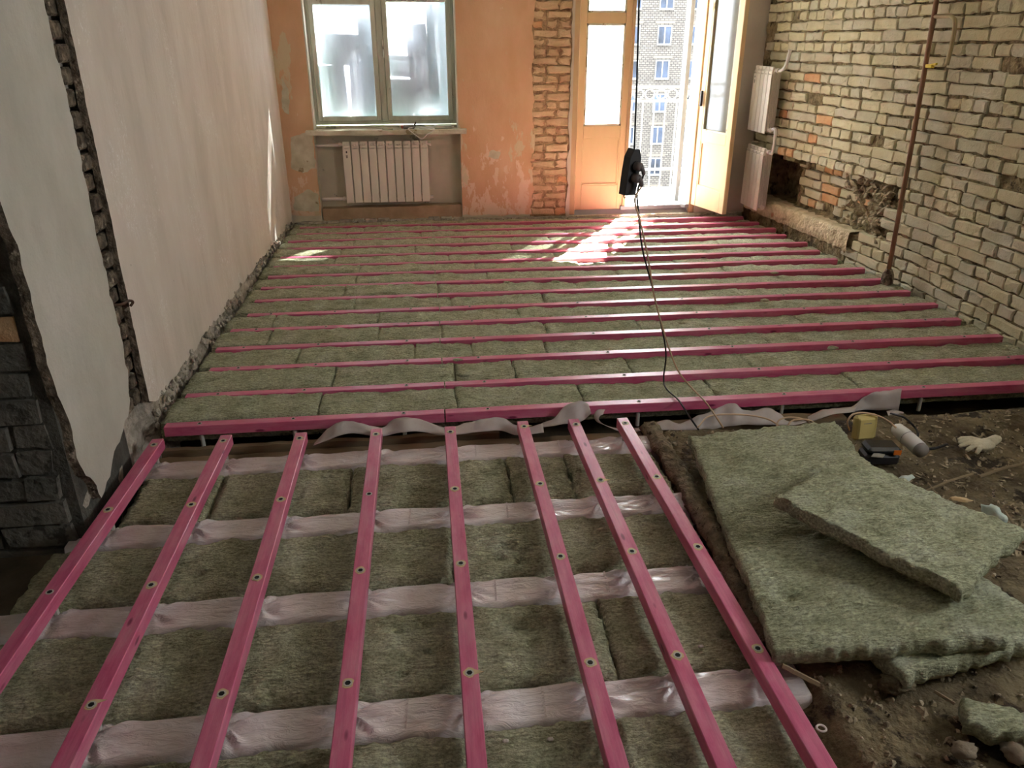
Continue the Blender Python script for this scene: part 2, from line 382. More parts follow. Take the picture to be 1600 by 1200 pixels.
# ---- left wall: masonry core, skimmed plaster sheets with broken edges, open chase where the partition stood
m = MB()
gy = [YC + .02 + i * .04 for i in range(int((YB - YC) / .04) + 2)]; gz = [-.24 + i * .04 for i in range(76)]
vs = []; fs = []
for y in gy:
    for z in gz:
        d = .012 * nz(y, z, 3, 14) + .010 * nz(y, z, 8, 30)
        if 3.08 < y < 3.33: d += -.035 + .02 * nz(y, z, 21, 22)
        if z < .2 and y > 3.3: d += .016 * (1 - z / .2) + .02 * nz(y, z, 2, 18) * (1 - max(0, z) / .2)
        vs.append((XL - .034 + d, min(y, YB + .05), min(z, ZC)))
nzc = len(gz)
for i in range(len(gy) - 1):
    for j in range(nzc - 1): fs.append((i*nzc+j, (i+1)*nzc+j, (i+1)*nzc+j+1, i*nzc+j+1))
m.add(vs, fs)
m.box(XL - .5, XL - .075, YC + .02, YB + .4, -.24, ZC)
WLEFT = struct(m, 'wall_left', CORE2)
def plaster_sheet(name, outl, mat, x0, th, parent, seed, amp, flags, step=.03):
    P = ragged(outl, amp, step, seed, flags)
    mb = MB(); mb.poly([(x0, y, z) for y, z in P], (th, 0, 0), 0, 1); return mb.build(name, [mat, CORE], parent)
p = plaster_sheet('plaster_coat', [(3.285, ZC), (3.285, 1.2), (3.275, .12), (3.42, .085), (4.6, .075), (6.2, .05), (YB, .02), (YB, ZC)], PLASTER, XL - .03, .03, WLEFT, 4, .02, [.35, .35, 1, 1.2, 1.2, 1.0, 0, 0])
p = plaster_sheet('plaster_coat', [(2.505, ZC), (2.50, 1.2), (2.515, .5), (2.56, .16), (2.63, .02), (2.74, .05), (2.95, .15), (3.07, .22), (3.115, .34), (3.11, ZC)], PLASTER2, XL - .03, .034, WLEFT, 11, .028, [.6, .6, 1, 1, 1, 1.4, 1, 1, .8, 0])
p['label'] = 'older greenish grey plaster panel'
# loose lumps along the foot of the plaster
m = MB()
for i in range(150):
    y = random.uniform(3.3, YB - .05); r = random.uniform(.008, .024); c = (XL - .005 + random.uniform(-.012, .03), y, random.uniform(-.03, .09) * (1 if y < 6 else .6))
    bm = bmesh.new(); bmesh.ops.create_icosphere(bm, subdivisions=1, radius=r)
    for v in bm.verts: v.co = Vector((v.co.x * .8, v.co.y * random.uniform(.7, 1.3), v.co.z)) * random.uniform(.7, 1.2)
    bm.verts.index_update(); m.add([v.co + Vector(c) for v in bm.verts], [[v.index for v in f.verts] for f in bm.faces]); bm.free()
o = m.build('plaster_crumb', CORE2, WLEFT); o['kind'] = 'stuff'
# masonry showing in the chase
for k in range(26):
    z = .12 + k * .078
    for y0, y1 in ((3.125, 3.2 + random.uniform(-.03, .03)), (3.215 + random.uniform(-.02, .02), 3.30)):
        m = MB(); m.bbox(XL - .075, XL - .04 + random.uniform(0, .02), y0, y1, z, z + .062, .008); m.build('brick', CORE, WLEFT)
# rusty bracket sticking from the chase
m = MB(); m.tube(cr([(XL - .03, 3.17, .605), (XL + .0, 3.2, .60), (XL + .012, 3.255, .598), (XL + .02, 3.275, .585), (XL + .012, 3.262, .572)], 5), .006, 6)
tag(m.build('hook_bracket', simple('rusty_steel', lin(104,82,64), lin(84,66,52), 30, .8, .3)), 'small rusty hook bracket sticking out of the chase in the left wall', 'bracket')

# ---- dark masonry face at the near end of the left wall (facing the camera)
m = MB(); m.box(XLN - .3, XL - .03, YC, YC + .5, -.24, ZC)
WDARK = struct(m, 'wall_corner', DARKM)
random.seed(21)
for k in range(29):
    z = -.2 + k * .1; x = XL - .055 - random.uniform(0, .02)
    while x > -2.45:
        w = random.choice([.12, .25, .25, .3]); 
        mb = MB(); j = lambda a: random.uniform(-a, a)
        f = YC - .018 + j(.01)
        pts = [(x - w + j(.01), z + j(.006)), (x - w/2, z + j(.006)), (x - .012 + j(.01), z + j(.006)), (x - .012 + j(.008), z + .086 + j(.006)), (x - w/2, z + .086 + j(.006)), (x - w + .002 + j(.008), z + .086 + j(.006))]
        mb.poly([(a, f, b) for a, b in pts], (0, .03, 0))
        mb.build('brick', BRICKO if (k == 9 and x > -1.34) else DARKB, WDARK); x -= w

# ------------------------------------------------------------------ back wall
WX0, WX1, WZ0, WZ1 = -.985, .345, .86, 2.36       # window opening
DX0, DX1, DZ1 = 1.42, 2.70, 2.5                    # balcony door opening
NX0, NX1 = -.992, .362                              # radiator niche
YO = 8.0                                            # outer face
m = MB()
m.box(XL - .4, NX0, YB + .02, YO, -.24, ZC)
m.box(NX0, NX1, YB + .15, YO, -.24, WZ0); m.box(NX0, NX1, YB + .02, YO, -.24, -.03)
m.box(NX0, NX1, YB + .02, YO, WZ1, ZC)
m.box(NX1, DX0, YB + .02, YO, -.24, ZC)
m.box(DX0, DX1, YB + .02, YO, DZ1, ZC); m.box(DX0, DX1, YB - .02, YO, -.24, -.01)
m.box(DX1, 3.9, YB + .02, YO, -.24, ZC)
WBACK = struct(m, 'wall_back', NICHE)
def ysheet(name, outl, mat, y1, th, parent, seed, amp, flags, step=.025):
    P = ragged(outl, amp, step, seed, flags)
    mb = MB(); mb.poly([(x, y1, z) for x, z in P], (0, th, 0)); return mb.build(name, mat, parent)
ysheet('plaster_coat', [(XL, .07), (NX0 - .002, .06), (NX0 - .002, .80), (WX0, .80), (WX0, ZC), (XL, ZC)], PEACH, YB, .03, WBACK, 3, .012, [1, .3, 0, 0, 0, 0])
ysheet('plaster_coat', [(NX1, .03), (1.05, .02), (1.06, .5), (1.045, 1.2), (1.05, 2.0), (1.06, ZC), (WX1, ZC), (WX1, .80), (NX1, .80)], PEACH, YB, .03, WBACK, 6, .022, [.6, 1, 1, 1, 1, 0, 0, 0, .2])
ysheet('plaster_coat', [(WX0, WZ1), (WX1, WZ1), (WX1, ZC), (WX0, ZC)], PEACH, YB, .03, WBACK, 6, 0, [0, 0, 0, 0])
ysheet('plaster_coat', [(DX1, 0.0), (3.35, 0.0), (3.35, ZC), (DX1, ZC)], GREYW, YB, .03, WBACK, 6, 0.006, [1, 0, 0, 0])
for P4 in ([(-1.24, .12), (-1.01, .10), (-1.0, .26), (-1.1, .31), (-1.23, .24)], [(-1.22, .50), (-1.12, .46), (-1.0, .50), (-1.0, .80), (-1.07, .82), (-1.2, .78)], [(-1.235, 1.02), (-1.19, .98), (-1.17, 1.2), (-1.22, 1.3)], [(.62, .58), (.72, .56), (.74, .62), (.65, .64)]):
    ysheet('plaster_patch', P4, SILLM, YB - .004, .006, WBACK, 33, .012, None, .02)
# low plinth in the niche and at the foot of the wall
m = MB(); m.poly([(x, YB + .035, z) for x, z in ragged([(NX0 + .01, -.02), (NX1 - .003, -.02), (NX1 - .003, .125), (NX0 + .01, .115)], .008, .03, 2, [1, 0, .6, 0])], (0, .12, 0))
m.build('plinth', simple('brown_plinth_plaster', lin(170,146,118), lin(192,166,138), 7, .9, .4, 40, .008), WBACK)
m = MB(); m.box(XL, DX1 + .5, YB - .02, YB + .03, -.24, -.0)
m.build('foundation_edge', CORE2, WBACK)
# bricks at the foot of the niche
for i in range(13):
    x = NX0 - .2 + i * .122; mb = MB(); mb.bbox(x, x + .11, YB - .028, YB + .05, -.075, .012 + random.uniform(-.01, .006), .006); mb.build('brick', CORE2, WBACK)
# exposed brick pier between window and door
def brick_mesh(mb, w, h, front, depth, M, rnd, bev=.010, jit=.006):
    """rough brick: w x h face lying in local (u, v), front towards -n; M maps (u, v, n) -> world"""
    J = lambda a: rnd.uniform(-a, a)
    ring = [(0, 0), (w*.33, 0), (w*.66, 0), (w, 0), (w, h*.5), (w, h), (w*.66, h), (w*.33, h), (0, h), (0, h*.5)]
    ring = [(u + J(jit), v + J(jit)) for u, v in ring]
    cu, cv = w / 2, h / 2
    inner = [(u + (cu - u) / max(abs(cu - u), 1e-6) * bev * rnd.uniform(.6, 1.5) * (1 if abs(u - cu) > w * .4 else 0), v + (cv - v) / max(abs(cv - v), 1e-6) * bev * rnd.uniform(.6, 1.5) * (1 if abs(v - cv) > h * .4 else 0)) for u, v in ring]
    n = 10
    vs = [(u, v, -front + J(.003)) for u, v in inner] + [(u, v, -front + bev * rnd.uniform(.7, 1.4)) for u, v in ring] + [(u, v, depth) for u, v in ring]
    fs = [tuple(range(n))] + [(i, n + i, n + (i+1) % n, (i+1) % n) for i in range(n)] + [(n + i, 2*n + i, 2*n + (i+1) % n, n + (i+1) % n) for i in range(n)]
    mb.add([M @ Vector(q) for q in vs], fs)
rnd = random.Random(5)
m = MB(); m.box(1.03, DX0 - .005, YB + .012, YB + .03, 0, ZC); m.build('mortar_bed', MORTT, WBACK)
k = 0; z = 0.015
while z < 2.3:
    lay = [.235, .12] if k % 3 == 0 else ([.12, .12, .12] if k % 3 == 1 else [.12, .235])
    x = 1.035 + rnd.uniform(-.015, .01)
    for w in lay:
        mb = MB(); M = Matrix.Translation((x + .005, YB + .012, z)) @ Matrix(((1,0,0,0),(0,0,1,0),(0,1,0,0),(0,0,0,1)))
        brick_mesh(mb, min(w, DX0 - .012 - x) - .014, .060, rnd.uniform(.002, .022), .01, M, rnd, .010, .010)
        mb.build('brick', BRICKT if rnd.random() < .96 else BRICKO, WBACK); x += w + .008
        if x > DX0 - .06: break
    z += .0765; k += 1
# thin plaster remnant by the door frame
ysheet('plaster_remnant', [(1.385, 0), (1.42, 0), (1.42, ZC), (1.40, ZC), (1.395, 1.0)], GREYW, YB - .012, .03, WBACK, 15, .012, [0, 0, 0, 1, 1], .03)

# ---- window
def frame_bars(mb, x0, x1, z0, z1, y0, y1, w, wt=None, wb=None):
    wt = wt or w; wb = wb or w
    mb.bbox(x0, x0 + w, y0, y1, z0, z1, .004); mb.bbox(x1 - w, x1, y0, y1, z0, z1, .004)
    mb.bbox(x0 + w, x1 - w, y0 + .001, y1 - .001, z0, z0 + wb, .004); mb.bbox(x0 + w, x1 - w, y0 + .001, y1 - .001, z1 - wt, z1, .004)
w1 = empty('window_1', (-.32, 7.72, .87)); w1['kind'] = 'structure'
m = MB(); frame_bars(m, WX0 + .012, WX1 - .012, .875, WZ1, 7.68, 7.78, .045); m.bbox(-.365, -.305, 7.675, 7.78, .9, WZ1, .005); m.build('window_frame', WINP, w1)
m = MB(); frame_bars(m, WX0 + .02, WX1 - .02, .88, WZ1, 7.86, 7.93, .05); m.bbox(-.355, -.315, 7.86, 7.93, .9, WZ1, .004); m.build('outer_frame', WINB, w1)
def sash(mb_mat, x0, x1, z0, z1, y, th, w, nm='sash', g=DUSTY, wt=None, wb=None):
    mb = MB(); frame_bars(mb, x0, x1, z0, z1, y, y + th, w, wt, wb); s_ = mb.build(nm, mb_mat, w1)
    mb = MB(); mb.box(x0 + w - .005, x1 - w + .005, y + th * .45, y + th * .45 + .004, z0 + w - .005, z1 - w + .005); mb.build('pane', g, s_)
sash(WINP, -.945, -.366, .905, 1.925, 7.665, .05, .042)
sash(WINP, -.945, -.366, 1.93, 2.33, 7.665, .05, .042)
sash(WINP, -.304, .302, .905, 1.925, 7.665, .05, .042, wt=.02)
sash(WINP, -.304, .302, 1.93, 2.33, 7.665, .05, .032)
sash(WINB, -.90, -.355, .93, 2.31, 7.87, .04, .045, 'outer_sash', CLEAR)
sash(WINB, -.315, .26, .93, 2.31, 7.87, .04, .045, 'outer_sash', CLEAR)
m = MB(); m.bbox(-.318, -.304, 7.655, 7.668, 1.45, 1.60, .003); m.tube([(-.311, 7.66, 1.52), (-.311, 7.635, 1.52), (-.311, 7.632, 1.46)], .006, 6); m.build('latch', WINP, w1)
# paper and film patches stuck between the sashes
for (x0, x1, z0, z1, tl) in ((-.80, -.46, 1.52, 1.78, .05), (-.84, -.60, .98, 1.52, -.04), (-.57, -.42, .97, 1.55, .03), (-.24, .02, 1.42, 1.60, .07), (-.25, .0, .97, 1.40, .03), (-.02, .17, 1.05, 1.86, -.06)):
    mb = MB(); M = Matrix.Translation(((x0+x1)/2, 7.80, (z0+z1)/2)) @ Matrix.Rotation(tl, 4, 'Y')
    mb.box(-(x1-x0)/2, (x1-x0)/2, -.001, .001, -(z1-z0)/2, (z1-z0)/2, 0, M)
    mb.build('paper_patch', glass('lavender_paper_%d' % random.randint(0, 999), (1,1,1,1), .88, (.045,.045,.058,1), .0), w1)
m = MB(); m.box(WX0, WX0 + .012, YB, 7.70, .84, WZ1); m.box(WX1 - .012, WX1, YB, 7.70, .84, WZ1); m.box(WX0, WX1, YB, 7.70, WZ1 - .01, WZ1)
m.build('reveal', simple('white_reveal', lin(226,224,212), lin(212,208,192), 5, .8, .15), w1)
P = ragged([(-1.055, .80), (.415, .80), (.418, .842), (-1.05, .842)], .004, .04, 8, [1, 0, .5, 0])
m = MB(); m.poly([(x, YB - .085, z) for x, z in P], (0, .24, 0)); o = m.build('window_sill', SILLM); o['kind'] = 'structure'; o.name = 'trim_1'
# things on the sill
def tube_obj(name, pts, r, mat, label=None, cat=None, n=6, sub=6, parent=None, group=None):
    mb = MB(); mb.tube(cr(pts, sub), r, n); o = mb.build(name, mat, parent, smooth=True)
    if label: tag(o, label, cat, group)
    return o
ys = YB - .04
tube_obj('loose_cable', [(-.02, ys + .03, .852), (.06, ys, .85), (.12, ys - .05, .846), (.05, ys - .052, .80), (.0, ys - .055, .765), (-.06, ys - .052, .80), (-.12, ys - .04, .85), (-.06, ys + .02, .856), (.05, ys + .05, .858), (.16, ys + .05, .862), (.25, ys + .03, .865), (.30, ys + .06, .86)], .0055, WHITEP, 'thin white cable looped over the edge of the window sill', 'cable')
o = empty('cable_junction', (-.10, ys + .02, .842)); tag(o, 'small grey knot of wire connectors with red end on the window sill', 'connector')
m = MB(); m.bbox(-.17, -.06, ys, ys + .05, .842, .882, .012); m.build('body', GREYP, o)
m = MB(); m.bbox(-.185, -.168, ys + .005, ys + .04, .848, .876, .005); m.build('red_cap', simple('dull_red', lin(186,92,76)), o)
m = MB(); m.tube([(-.07, ys + .02, .87), (-.05, ys + .02, .895), (-.055, ys + .02, .905)], .008, 6); m.tube([(-.09, ys + .03, .87), (-.02, ys + .04, .875), (.03, ys + .04, .868)], .006, 6); m.build('wire_ends', DARK, o)
m = MB(); m.bbox(-.36, -.26, ys - .01, ys + .02, .842, .858, .004); tag(m.build('wood_offcut', SILLM), 'pale flat offcut lying on the window sill left of the connectors', 'offcut')
m = MB(); m.bbox(.12, .28, ys + .015, ys + .085, .842, .872, .006); tag(m.build('cable_trunking', WINP), 'short grey trunking piece at the right end of the window sill', 'trunking')

# ------------------------------------------------------------------ balcony door
d1 = empty('door_1', (2.05, 7.7, 0.0)); d1['kind'] = 'structure'
m = MB(); m.bbox(DX0, DX0 + .06, 7.58, 7.78, 0, DZ1, .006); m.bbox(DX1 - .055, DX1, 7.56, 7.78, 0, DZ1, .006); m.box(DX0, DX1, 7.58, 7.78, DZ1 - .06, DZ1)
m.build('door_frame', FRAMEM, d1)
def leaf(nm, mat, M, w, z0, z1, th, panes, panel, g, flat=False):
    """leaf in local x 0..w, y 0..th; panes list of (z0,z1); panel (z0,z1)"""
    st = .075
    mb = MB()
    mb.bbox(0, st, 0, th, z0, z1, .004, 0, M); mb.bbox(w - st, w, 0, th, z0, z1, .004, 0, M)
    edges = [z0] + [e for pr in sorted(panes + [panel]) for e in pr] + [z1]
    for i in range(0, len(edges), 2): mb.bbox(st, w - st, .002, th - .002, edges[i], edges[i+1], .003, 0, M)
    lf = mb.build(nm, mat, d1)
    mb = MB(); mb.box(st - .005, w - st + .005, .014, th - .014, panel[0] - .005, panel[1] + .005, 0, M)
    for (a, b, c, d) in ((st, w - st, panel[0], panel[0] + .014), (st, w - st, panel[1] - .014, panel[1]), (st, st + .014, panel[0], panel[1]), (w - st - .014, w - st, panel[0], panel[1])):
        mb.box(a, b, .004, th - .004, c, d, 0, M)
    mb.build('panel', mat, lf)
    for a, b in panes:
        mb = MB(); mb.box(st - .004, w - st + .004, th * .5 - .002, th * .5 + .002, a - .004, b + .004, 0, M); mb.build('pane', g, lf)
        mb = MB()
        for (p, q, c, d) in ((st, w - st, a, a + .016), (st, w - st, b - .016, b), (st, st + .016, a, b), (w - st - .016, w - st, a, b)):
            mb.box(p, q, .003, .014, c, d, 0, M)
        mb.build('glazing_bead', SILLM, lf)
    return lf
I4 = Matrix.Identity(4)
leaf('fixed_leaf', DOORM, Matrix.Translation((1.475, 7.63, 0)), .515, .03, 2.43, .045, [(.84, 1.735), (1.825, 2.34)], (.28, .725), DUSTY)
m = MB(); m.bbox(1.97, 2.0, 7.61, 7.68, .03, 2.43, .003); m.build('meeting_stile', FRAMEM, d1)
leaf('outer_fixed_leaf', DOORW, Matrix.Translation((1.475, 7.86, 0)), .53, .03, 2.43, .04, [(.84, 2.34)], (.16, .725), CLEAR)
# inner leaf swung into the room
hx, hy = 2.66, 7.56; ex, ey = 2.795, 7.03
ang = math.atan2(ey - hy, ex - hx)
leaf('open_leaf', DOORM, Matrix.Translation((hx, hy, 0)) @ Matrix.Rotation(ang, 4, 'Z'), math.hypot(ex - hx, ey - hy), .085, 2.43, .045, [(.80, 2.34)], (.28, .70), CLEAR)
m = MB(); m.bbox(-.012, .012, -.03, -.006, 1.02, 1.16, .004, 0, Matrix.Translation((hx, hy, 0)) @ Matrix.Rotation(ang, 4, 'Z') @ Matrix.Translation((.045, 0, 0))); m.build('handle', DARK, d1)
# outer leaf swung out on to the balcony
ang2 = math.atan2(8.62 - 7.88, 2.83 - 2.64)
leaf('outer_open_leaf', DOORW, Matrix.Translation((2.645, 7.9, 0)) @ Matrix.Rotation(ang2, 4, 'Z'), .62, .05, 2.43, .04, [(.80, 2.34)], (.16, .70), CLEAR)
m = MB(); m.poly([(DX0, y, z) for y, z in ((7.52, -.02), (8.0, -.02), (8.0, .05), (7.9, .055), (7.62, .04), (7.58, .0))], (DX1 - DX0, 0, 0)); m.build('threshold', DOORW, d1)
m = MB(); m.bbox(1.95, 2.62, 7.60, 7.68, .035, .075, .006); m.build('threshold_bar', DOORW, d1)
m = MB(); M = Matrix.Translation((2.63, 7.56, .05)) @ Matrix.Rotation(math.radians(118), 4, 'Z'); m.bbox(0, .34, -.03, .03, 0, .035, .004, 0, M)
tag(m.build('loose_board', DOORW), 'short loose white board lying across the balcony threshold', 'board')
m = MB(); m.box(.6, 4.2, YO + .006, 9.15, -.2, -.02); tag(m.build('balcony_deck', CONC), 'pale concrete balcony slab outside the open door', 'balcony')
# railing
r = empty('balcony_railing', (2.4, 9.0, -.02)); tag(r, 'white wrought balcony railing with a band of rings under the handrail', 'railing')
m = MB(); m.box(.6, 4.2, 8.98, 9.02, 1.10, 1.125); m.build('handrail', STEELP, r)
m = MB(); m.box(.6, 4.2, 8.985, 9.015, .955, .975); m.build('rail', STEELP, r)
m = MB(); m.box(.6, 4.2, 8.985, 9.015, .20, .225); m.build('rail', STEELP, r)
for i in range(27):
    x = .75 + i * .1305
    mb = MB(); mb.ring((x, 9, 1.038), (0, 1, 0), .054, .008); mb.build('ring', STEELP, r, True)
    mb = MB(); mb.box(x - .012 + .065, x + .012 - .012 + .065, 8.992, 9.008, -.02, .96); mb.build('baluster', STEELP, r)
# side lattice of the balcony
r = empty('balcony_side_screen', (3.35, 8.5, -.02)); tag(r, 'pale steel lattice screen at the right side of the balcony', 'screen')
for a, b in (((3.35, 8.1, 0), (3.35, 8.1, 2.4)), ((3.35, 8.95, 0), (3.35, 8.95, 2.4))):
    mb = MB(); mb.tube([a, b], .02, 6); mb.build('upright', STEELP, r)
for i in range(6):
    z = .2 + i * .37
    mb = MB(); mb.tube([(3.35, 8.1, z), (3.35, 8.95, z + .37)] if i % 2 else [(3.35, 8.95, z), (3.35, 8.1, z + .37)], .012, 6); mb.build('brace', STEELP, r)

# ------------------------------------------------------------------ outside
m = MB(); m.box(-120, 120, 12, 140, -16.2, -16); struct(m, 'ground', GROUND)
b = empty('apartment_building', (8, 70, -16)); tag(b, 'pale brick apartment block with white framed windows seen through the balcony door', 'building')
m = MB(); m.box(-30, 44, 70, 82, -16, 11); m.build('facade', FACADE, b)
wm = None; pm = []
for ci in range(-11, 4):
    for ri in range(-5, 3):
        x = 20.95 + ci * 2.75 * (1 if ci <= 0 else 1); z = 1.95 + ri * 2.72
        if wm is None:
            mb = MB(); frame_bars(mb, -.62, .62, -.75, .75, 69.9 - 70, 70.0 - 70, .09); mb.box(-.05, .05, -.1, 0, -.68, .68); mb.box(-.62, .62, -.16, 0, -.80, -.75)
            wo = mb.build('window', BWIN, None); wm = wo.data; w_off = wo.location.copy()
            mb = MB(); mb.box(-.55, .55, -.06, -.03, -.68, .68); po = mb.build('pane', BPANE, None); pmesh = po.data; p_off = po.location.copy()
            mb = MB(); mb.box(-.85, .85, -.05, 0, -.1, .1); lo_ = mb.build('lintel', LINT, None); lmesh = lo_.data; l_off = lo_.location.copy()
            for q in (wo, po, lo_): bpy.data.objects.remove(q)
        wo = bpy.data.objects.new('window', wm); COL.objects.link(wo); wo.parent = b; wo.location = Vector((x, 70, z)) + w_off - WL[b.name]
        po = bpy.data.objects.new('pane', pmesh); COL.objects.link(po); po.parent = wo; po.location = p_off - w_off
        if ci > -3:
            lo_ = bpy.data.objects.new('lintel', lmesh); COL.objects.link(lo_); lo_.parent = b; lo_.location = Vector((x, 70, z + 1.0)) + l_off - WL[b.name]

# ------------------------------------------------------------------ right wall: individual bricks over recessed mortar
NZ0, NZ1, NY0, NY1, ND = .20, .63, 5.28, 7.42, .13          # broken recess above the ledge
def in_niche(y, z):
    return NY0 + .06 * nz(z, 1, 4, 9) < y < NY1 and NZ0 < z < NZ1 + .05 * nz(y, 2, 7, 3) - .02 * (y - 6)
m = MB(); vs = []; fs = []
gy = [2.2 + i * .03 for i in range(180)]; gz = [-.24 + i * .03 for i in range(101)]
for y in gy:
    for z in gz:
        d = .012 * nz(y, z, 3, 12) + .008 * nz(y, z, 8, 40)
        if in_niche(y, z): d += ND + .015 * nz(y, z, 5, 9)
        if in_niche(y, z) and y < 5.95: d += .05 * nz(y, z, 15, 11) - .085 * smooth01((5.95 - y) / .5) * (1 - .4 * abs(z - .4) / .2)
        if in_niche(y, z) and y > 6.82: d += .16
        if z <= .21 and y > 5.75 : d += -.018 + .012 * nz(y, z, 15, 18)
        vs.append((Xw(y) + .018 + d, min(y, YB + .3), min(z, ZC)))
n = len(gz)
for i in range(len(gy) - 1):
    for j in range(n - 1): fs.append((i*n+j, i*n+j+1, (i+1)*n+j+1, (i+1)*n+j))
m.add(vs, fs); m.box(3.75, 4.0, 2.2, YB + .4, -.24, ZC)
for a in ((1.675, 2.2, -.24, ZC), (YR, .525, -.24, ZC), (.525, 1.675, -.24, 1.3), (.525, 1.675, 2.35, ZC)): m.box(3.42, 3.75, *a)  # leaves an unseen gap, added to let daylight onto the near floor
WRIGHT = struct(m, 'wall_right', MORT)
m = MB()
vs = []; fs = []
yy = [5.72 + i * .03 for i in range(61)]; cs = [(-.012, .0), (-.022, .06), (-.024, .12), (-.022, .175), (-.012, .2), (.04, .206), (.09, .204), (.15, .202)]
for y in yy:
    for u, z in cs: vs.append((Xw(y) + u + .018 * nz(y, z, 3, 14) + .012 * nz(y, z, 9, 36), y, z + .05 * (z < .01) + .012 * nz(y, u, 7, 14)))
for i in range(len(yy) - 1):
    for j in range(len(cs) - 1): fs.append((i*8+j, i*8+j+1, (i+1)*8+j+1, (i+1)*8+j))
m.add(vs, fs); m.build('ledge', LEDGE, WRIGHT, True)
rnd = random.Random(11); cand = []
z = .0; k = 0
z = -.16
while z < 2.66:
    header = (k % 4 == 1) or (k % 7 == 3)
    y = 2.25 + rnd.uniform(0, .12) + (.13 if k % 2 else 0)
    while y < 7.62:
        w = (.125 if header else .255) * rnd.uniform(.9, 1.08)
        if not header and rnd.random() < .22: w = .125
        yc = y + w / 2; zc = z + .032
        y2 = y; y += w + .011
        if y2 + w > YB - .0: continue
        if zc < .2 and yc > 5.75: continue
        inn = in_niche(yc, zc)
        if inn and yc < 5.95 and rnd.random() < .75: continue
        if inn and (rnd.random() < .05 or yc > 6.80): continue
        if not inn and rnd.random() < .012: continue
        # projected size
        c = RW.transposed() @ (Vector((Xw(yc), yc, zc)) - Vector((0, 0, H)))
        px = 800 + 1200 * c.x / -c.z; py = 600 - 1200 * c.y / -c.z if c.z < 0 else 9999
        area = w / (c.z * c.z) if (-20 < px < 1620 and -20 < py < 720 and c.z < 0) else 0
        cand.append((area, y2, z + rnd.uniform(-.003, .003), w, inn, rnd.random(), yc, zc))
    z += .0795; k += 1
cand.sort(key=lambda q: -q[0])
stuffm = {0: MB(), 1: MB(), 2: MB()}
for idx, (area, y0, z0, w, inn, rv, yc, zc) in enumerate(cand):
    ang = math.atan2(Xw(y0 + w) - Xw(y0), w)
    fx = Xw(y0) + .018 + (ND if inn else 0)
    M = Matrix.Translation((fx, y0, z0)) @ Matrix(((math.sin(ang), 0, 1, 0), (math.cos(ang), 0, 0, 0), (0, 1, 0, 0), (0, 0, 0, 1)))
    warm = (yc > 6.3 and zc < 1.15)
    kind = 2 if (rv < .008 or (inn and rv < .3) or (warm and rv < .16)) else (1 if rv > .55 else 0)
    mt = (BRICK, BRICK2, BRICKO)[kind]
    mb = MB() if (idx < 300 and area > 0) else stuffm[kind]
    brick_mesh(mb, w, .067 + rnd.uniform(-.003, .004), rnd.uniform(.012, .025) + (.008 * nz(yc, zc, 3, 1.5)), .02, M, rnd, .0065, .006)
    if idx < 300 and area > 0: mb.build('brick', mt, WRIGHT, fixn=False)
for kind, nm in ((0, BRICK), (1, BRICK2), (2, BRICKO)):
    o = stuffm[kind].build('brickwork', nm, WRIGHT, fixn=False); o['kind'] = 'stuff'
# broken rubble in the hole behind the pipe
m = MB()
for i in range(90):
    y = rnd.uniform(5.3, 6.1); z = rnd.uniform(.2, .60); rr = rnd.uniform(.015, .05)
    bm = bmesh.new(); bmesh.ops.create_icosphere(bm, subdivisions=1, radius=rr)
    for v in bm.verts: v.co = Vector((v.co.x, v.co.y * 1.2, v.co.z * .8)) * rnd.uniform(.65, 1.25)
    bm.verts.index_update(); c = Vector((Xw(y) + .02 + .11 * smooth01((y - 5.3) / .6) + rnd.uniform(0, .03), y, z))
    m.add([v.co + c for v in bm.verts], [[v.index for v in f.verts] for f in bm.faces]); bm.free()
o = m.build('wall_rubble', RUBW, WRIGHT); o['kind'] = 'stuff'

# ---- gas pipe with elbow and tap
px_ = 3.325
g = empty('gas_pipe', (px_, 5.08, -.02)); tag(g, 'thin brown vertical pipe with a hooked side branch in front of the brick wall', 'pipe')
m = MB(); m.tube([(px_ - .01, 5.07, -.01), (px_, 5.12, 1.0), (px_ + .005, 5.18, 1.9), (px_ + .01, 5.2, ZC)], .0165, 10); m.build('riser', PIPEM, g, True)
m = MB(); m.tube(cr([(px_ + .005, 5.17, 1.735), (px_ + .012, 5.08, 1.735), (px_ + .02, 5.0, 1.728), (px_ + .025, 4.965, 1.68), (px_ + .025, 4.955, 1.56), (px_ + .02, 4.955, 1.45)], 6), .013, 8); m.build('branch', simple('cream_pipe', lin(196,182,142), lin(176,160,122), 8, .6, .1), g, True)
m = MB(); m.tube([(px_ + .0, 5.03, 1.455), (px_ + .0, 5.10, 1.445)], .008, 6); m.bbox(px_ - .014, px_ + .012, 5.06, 5.13, 1.43, 1.452, .004); m.build('tap_handle', YEL, g)
m = MB()
m.tube([(px_ - .01, 5.07, -.03), (px_ - .01, 5.07, .045), (px_ - .01, 5.07, .085)], [.045, .04, .022], 9); m.build('foot_collar', CORE, g)

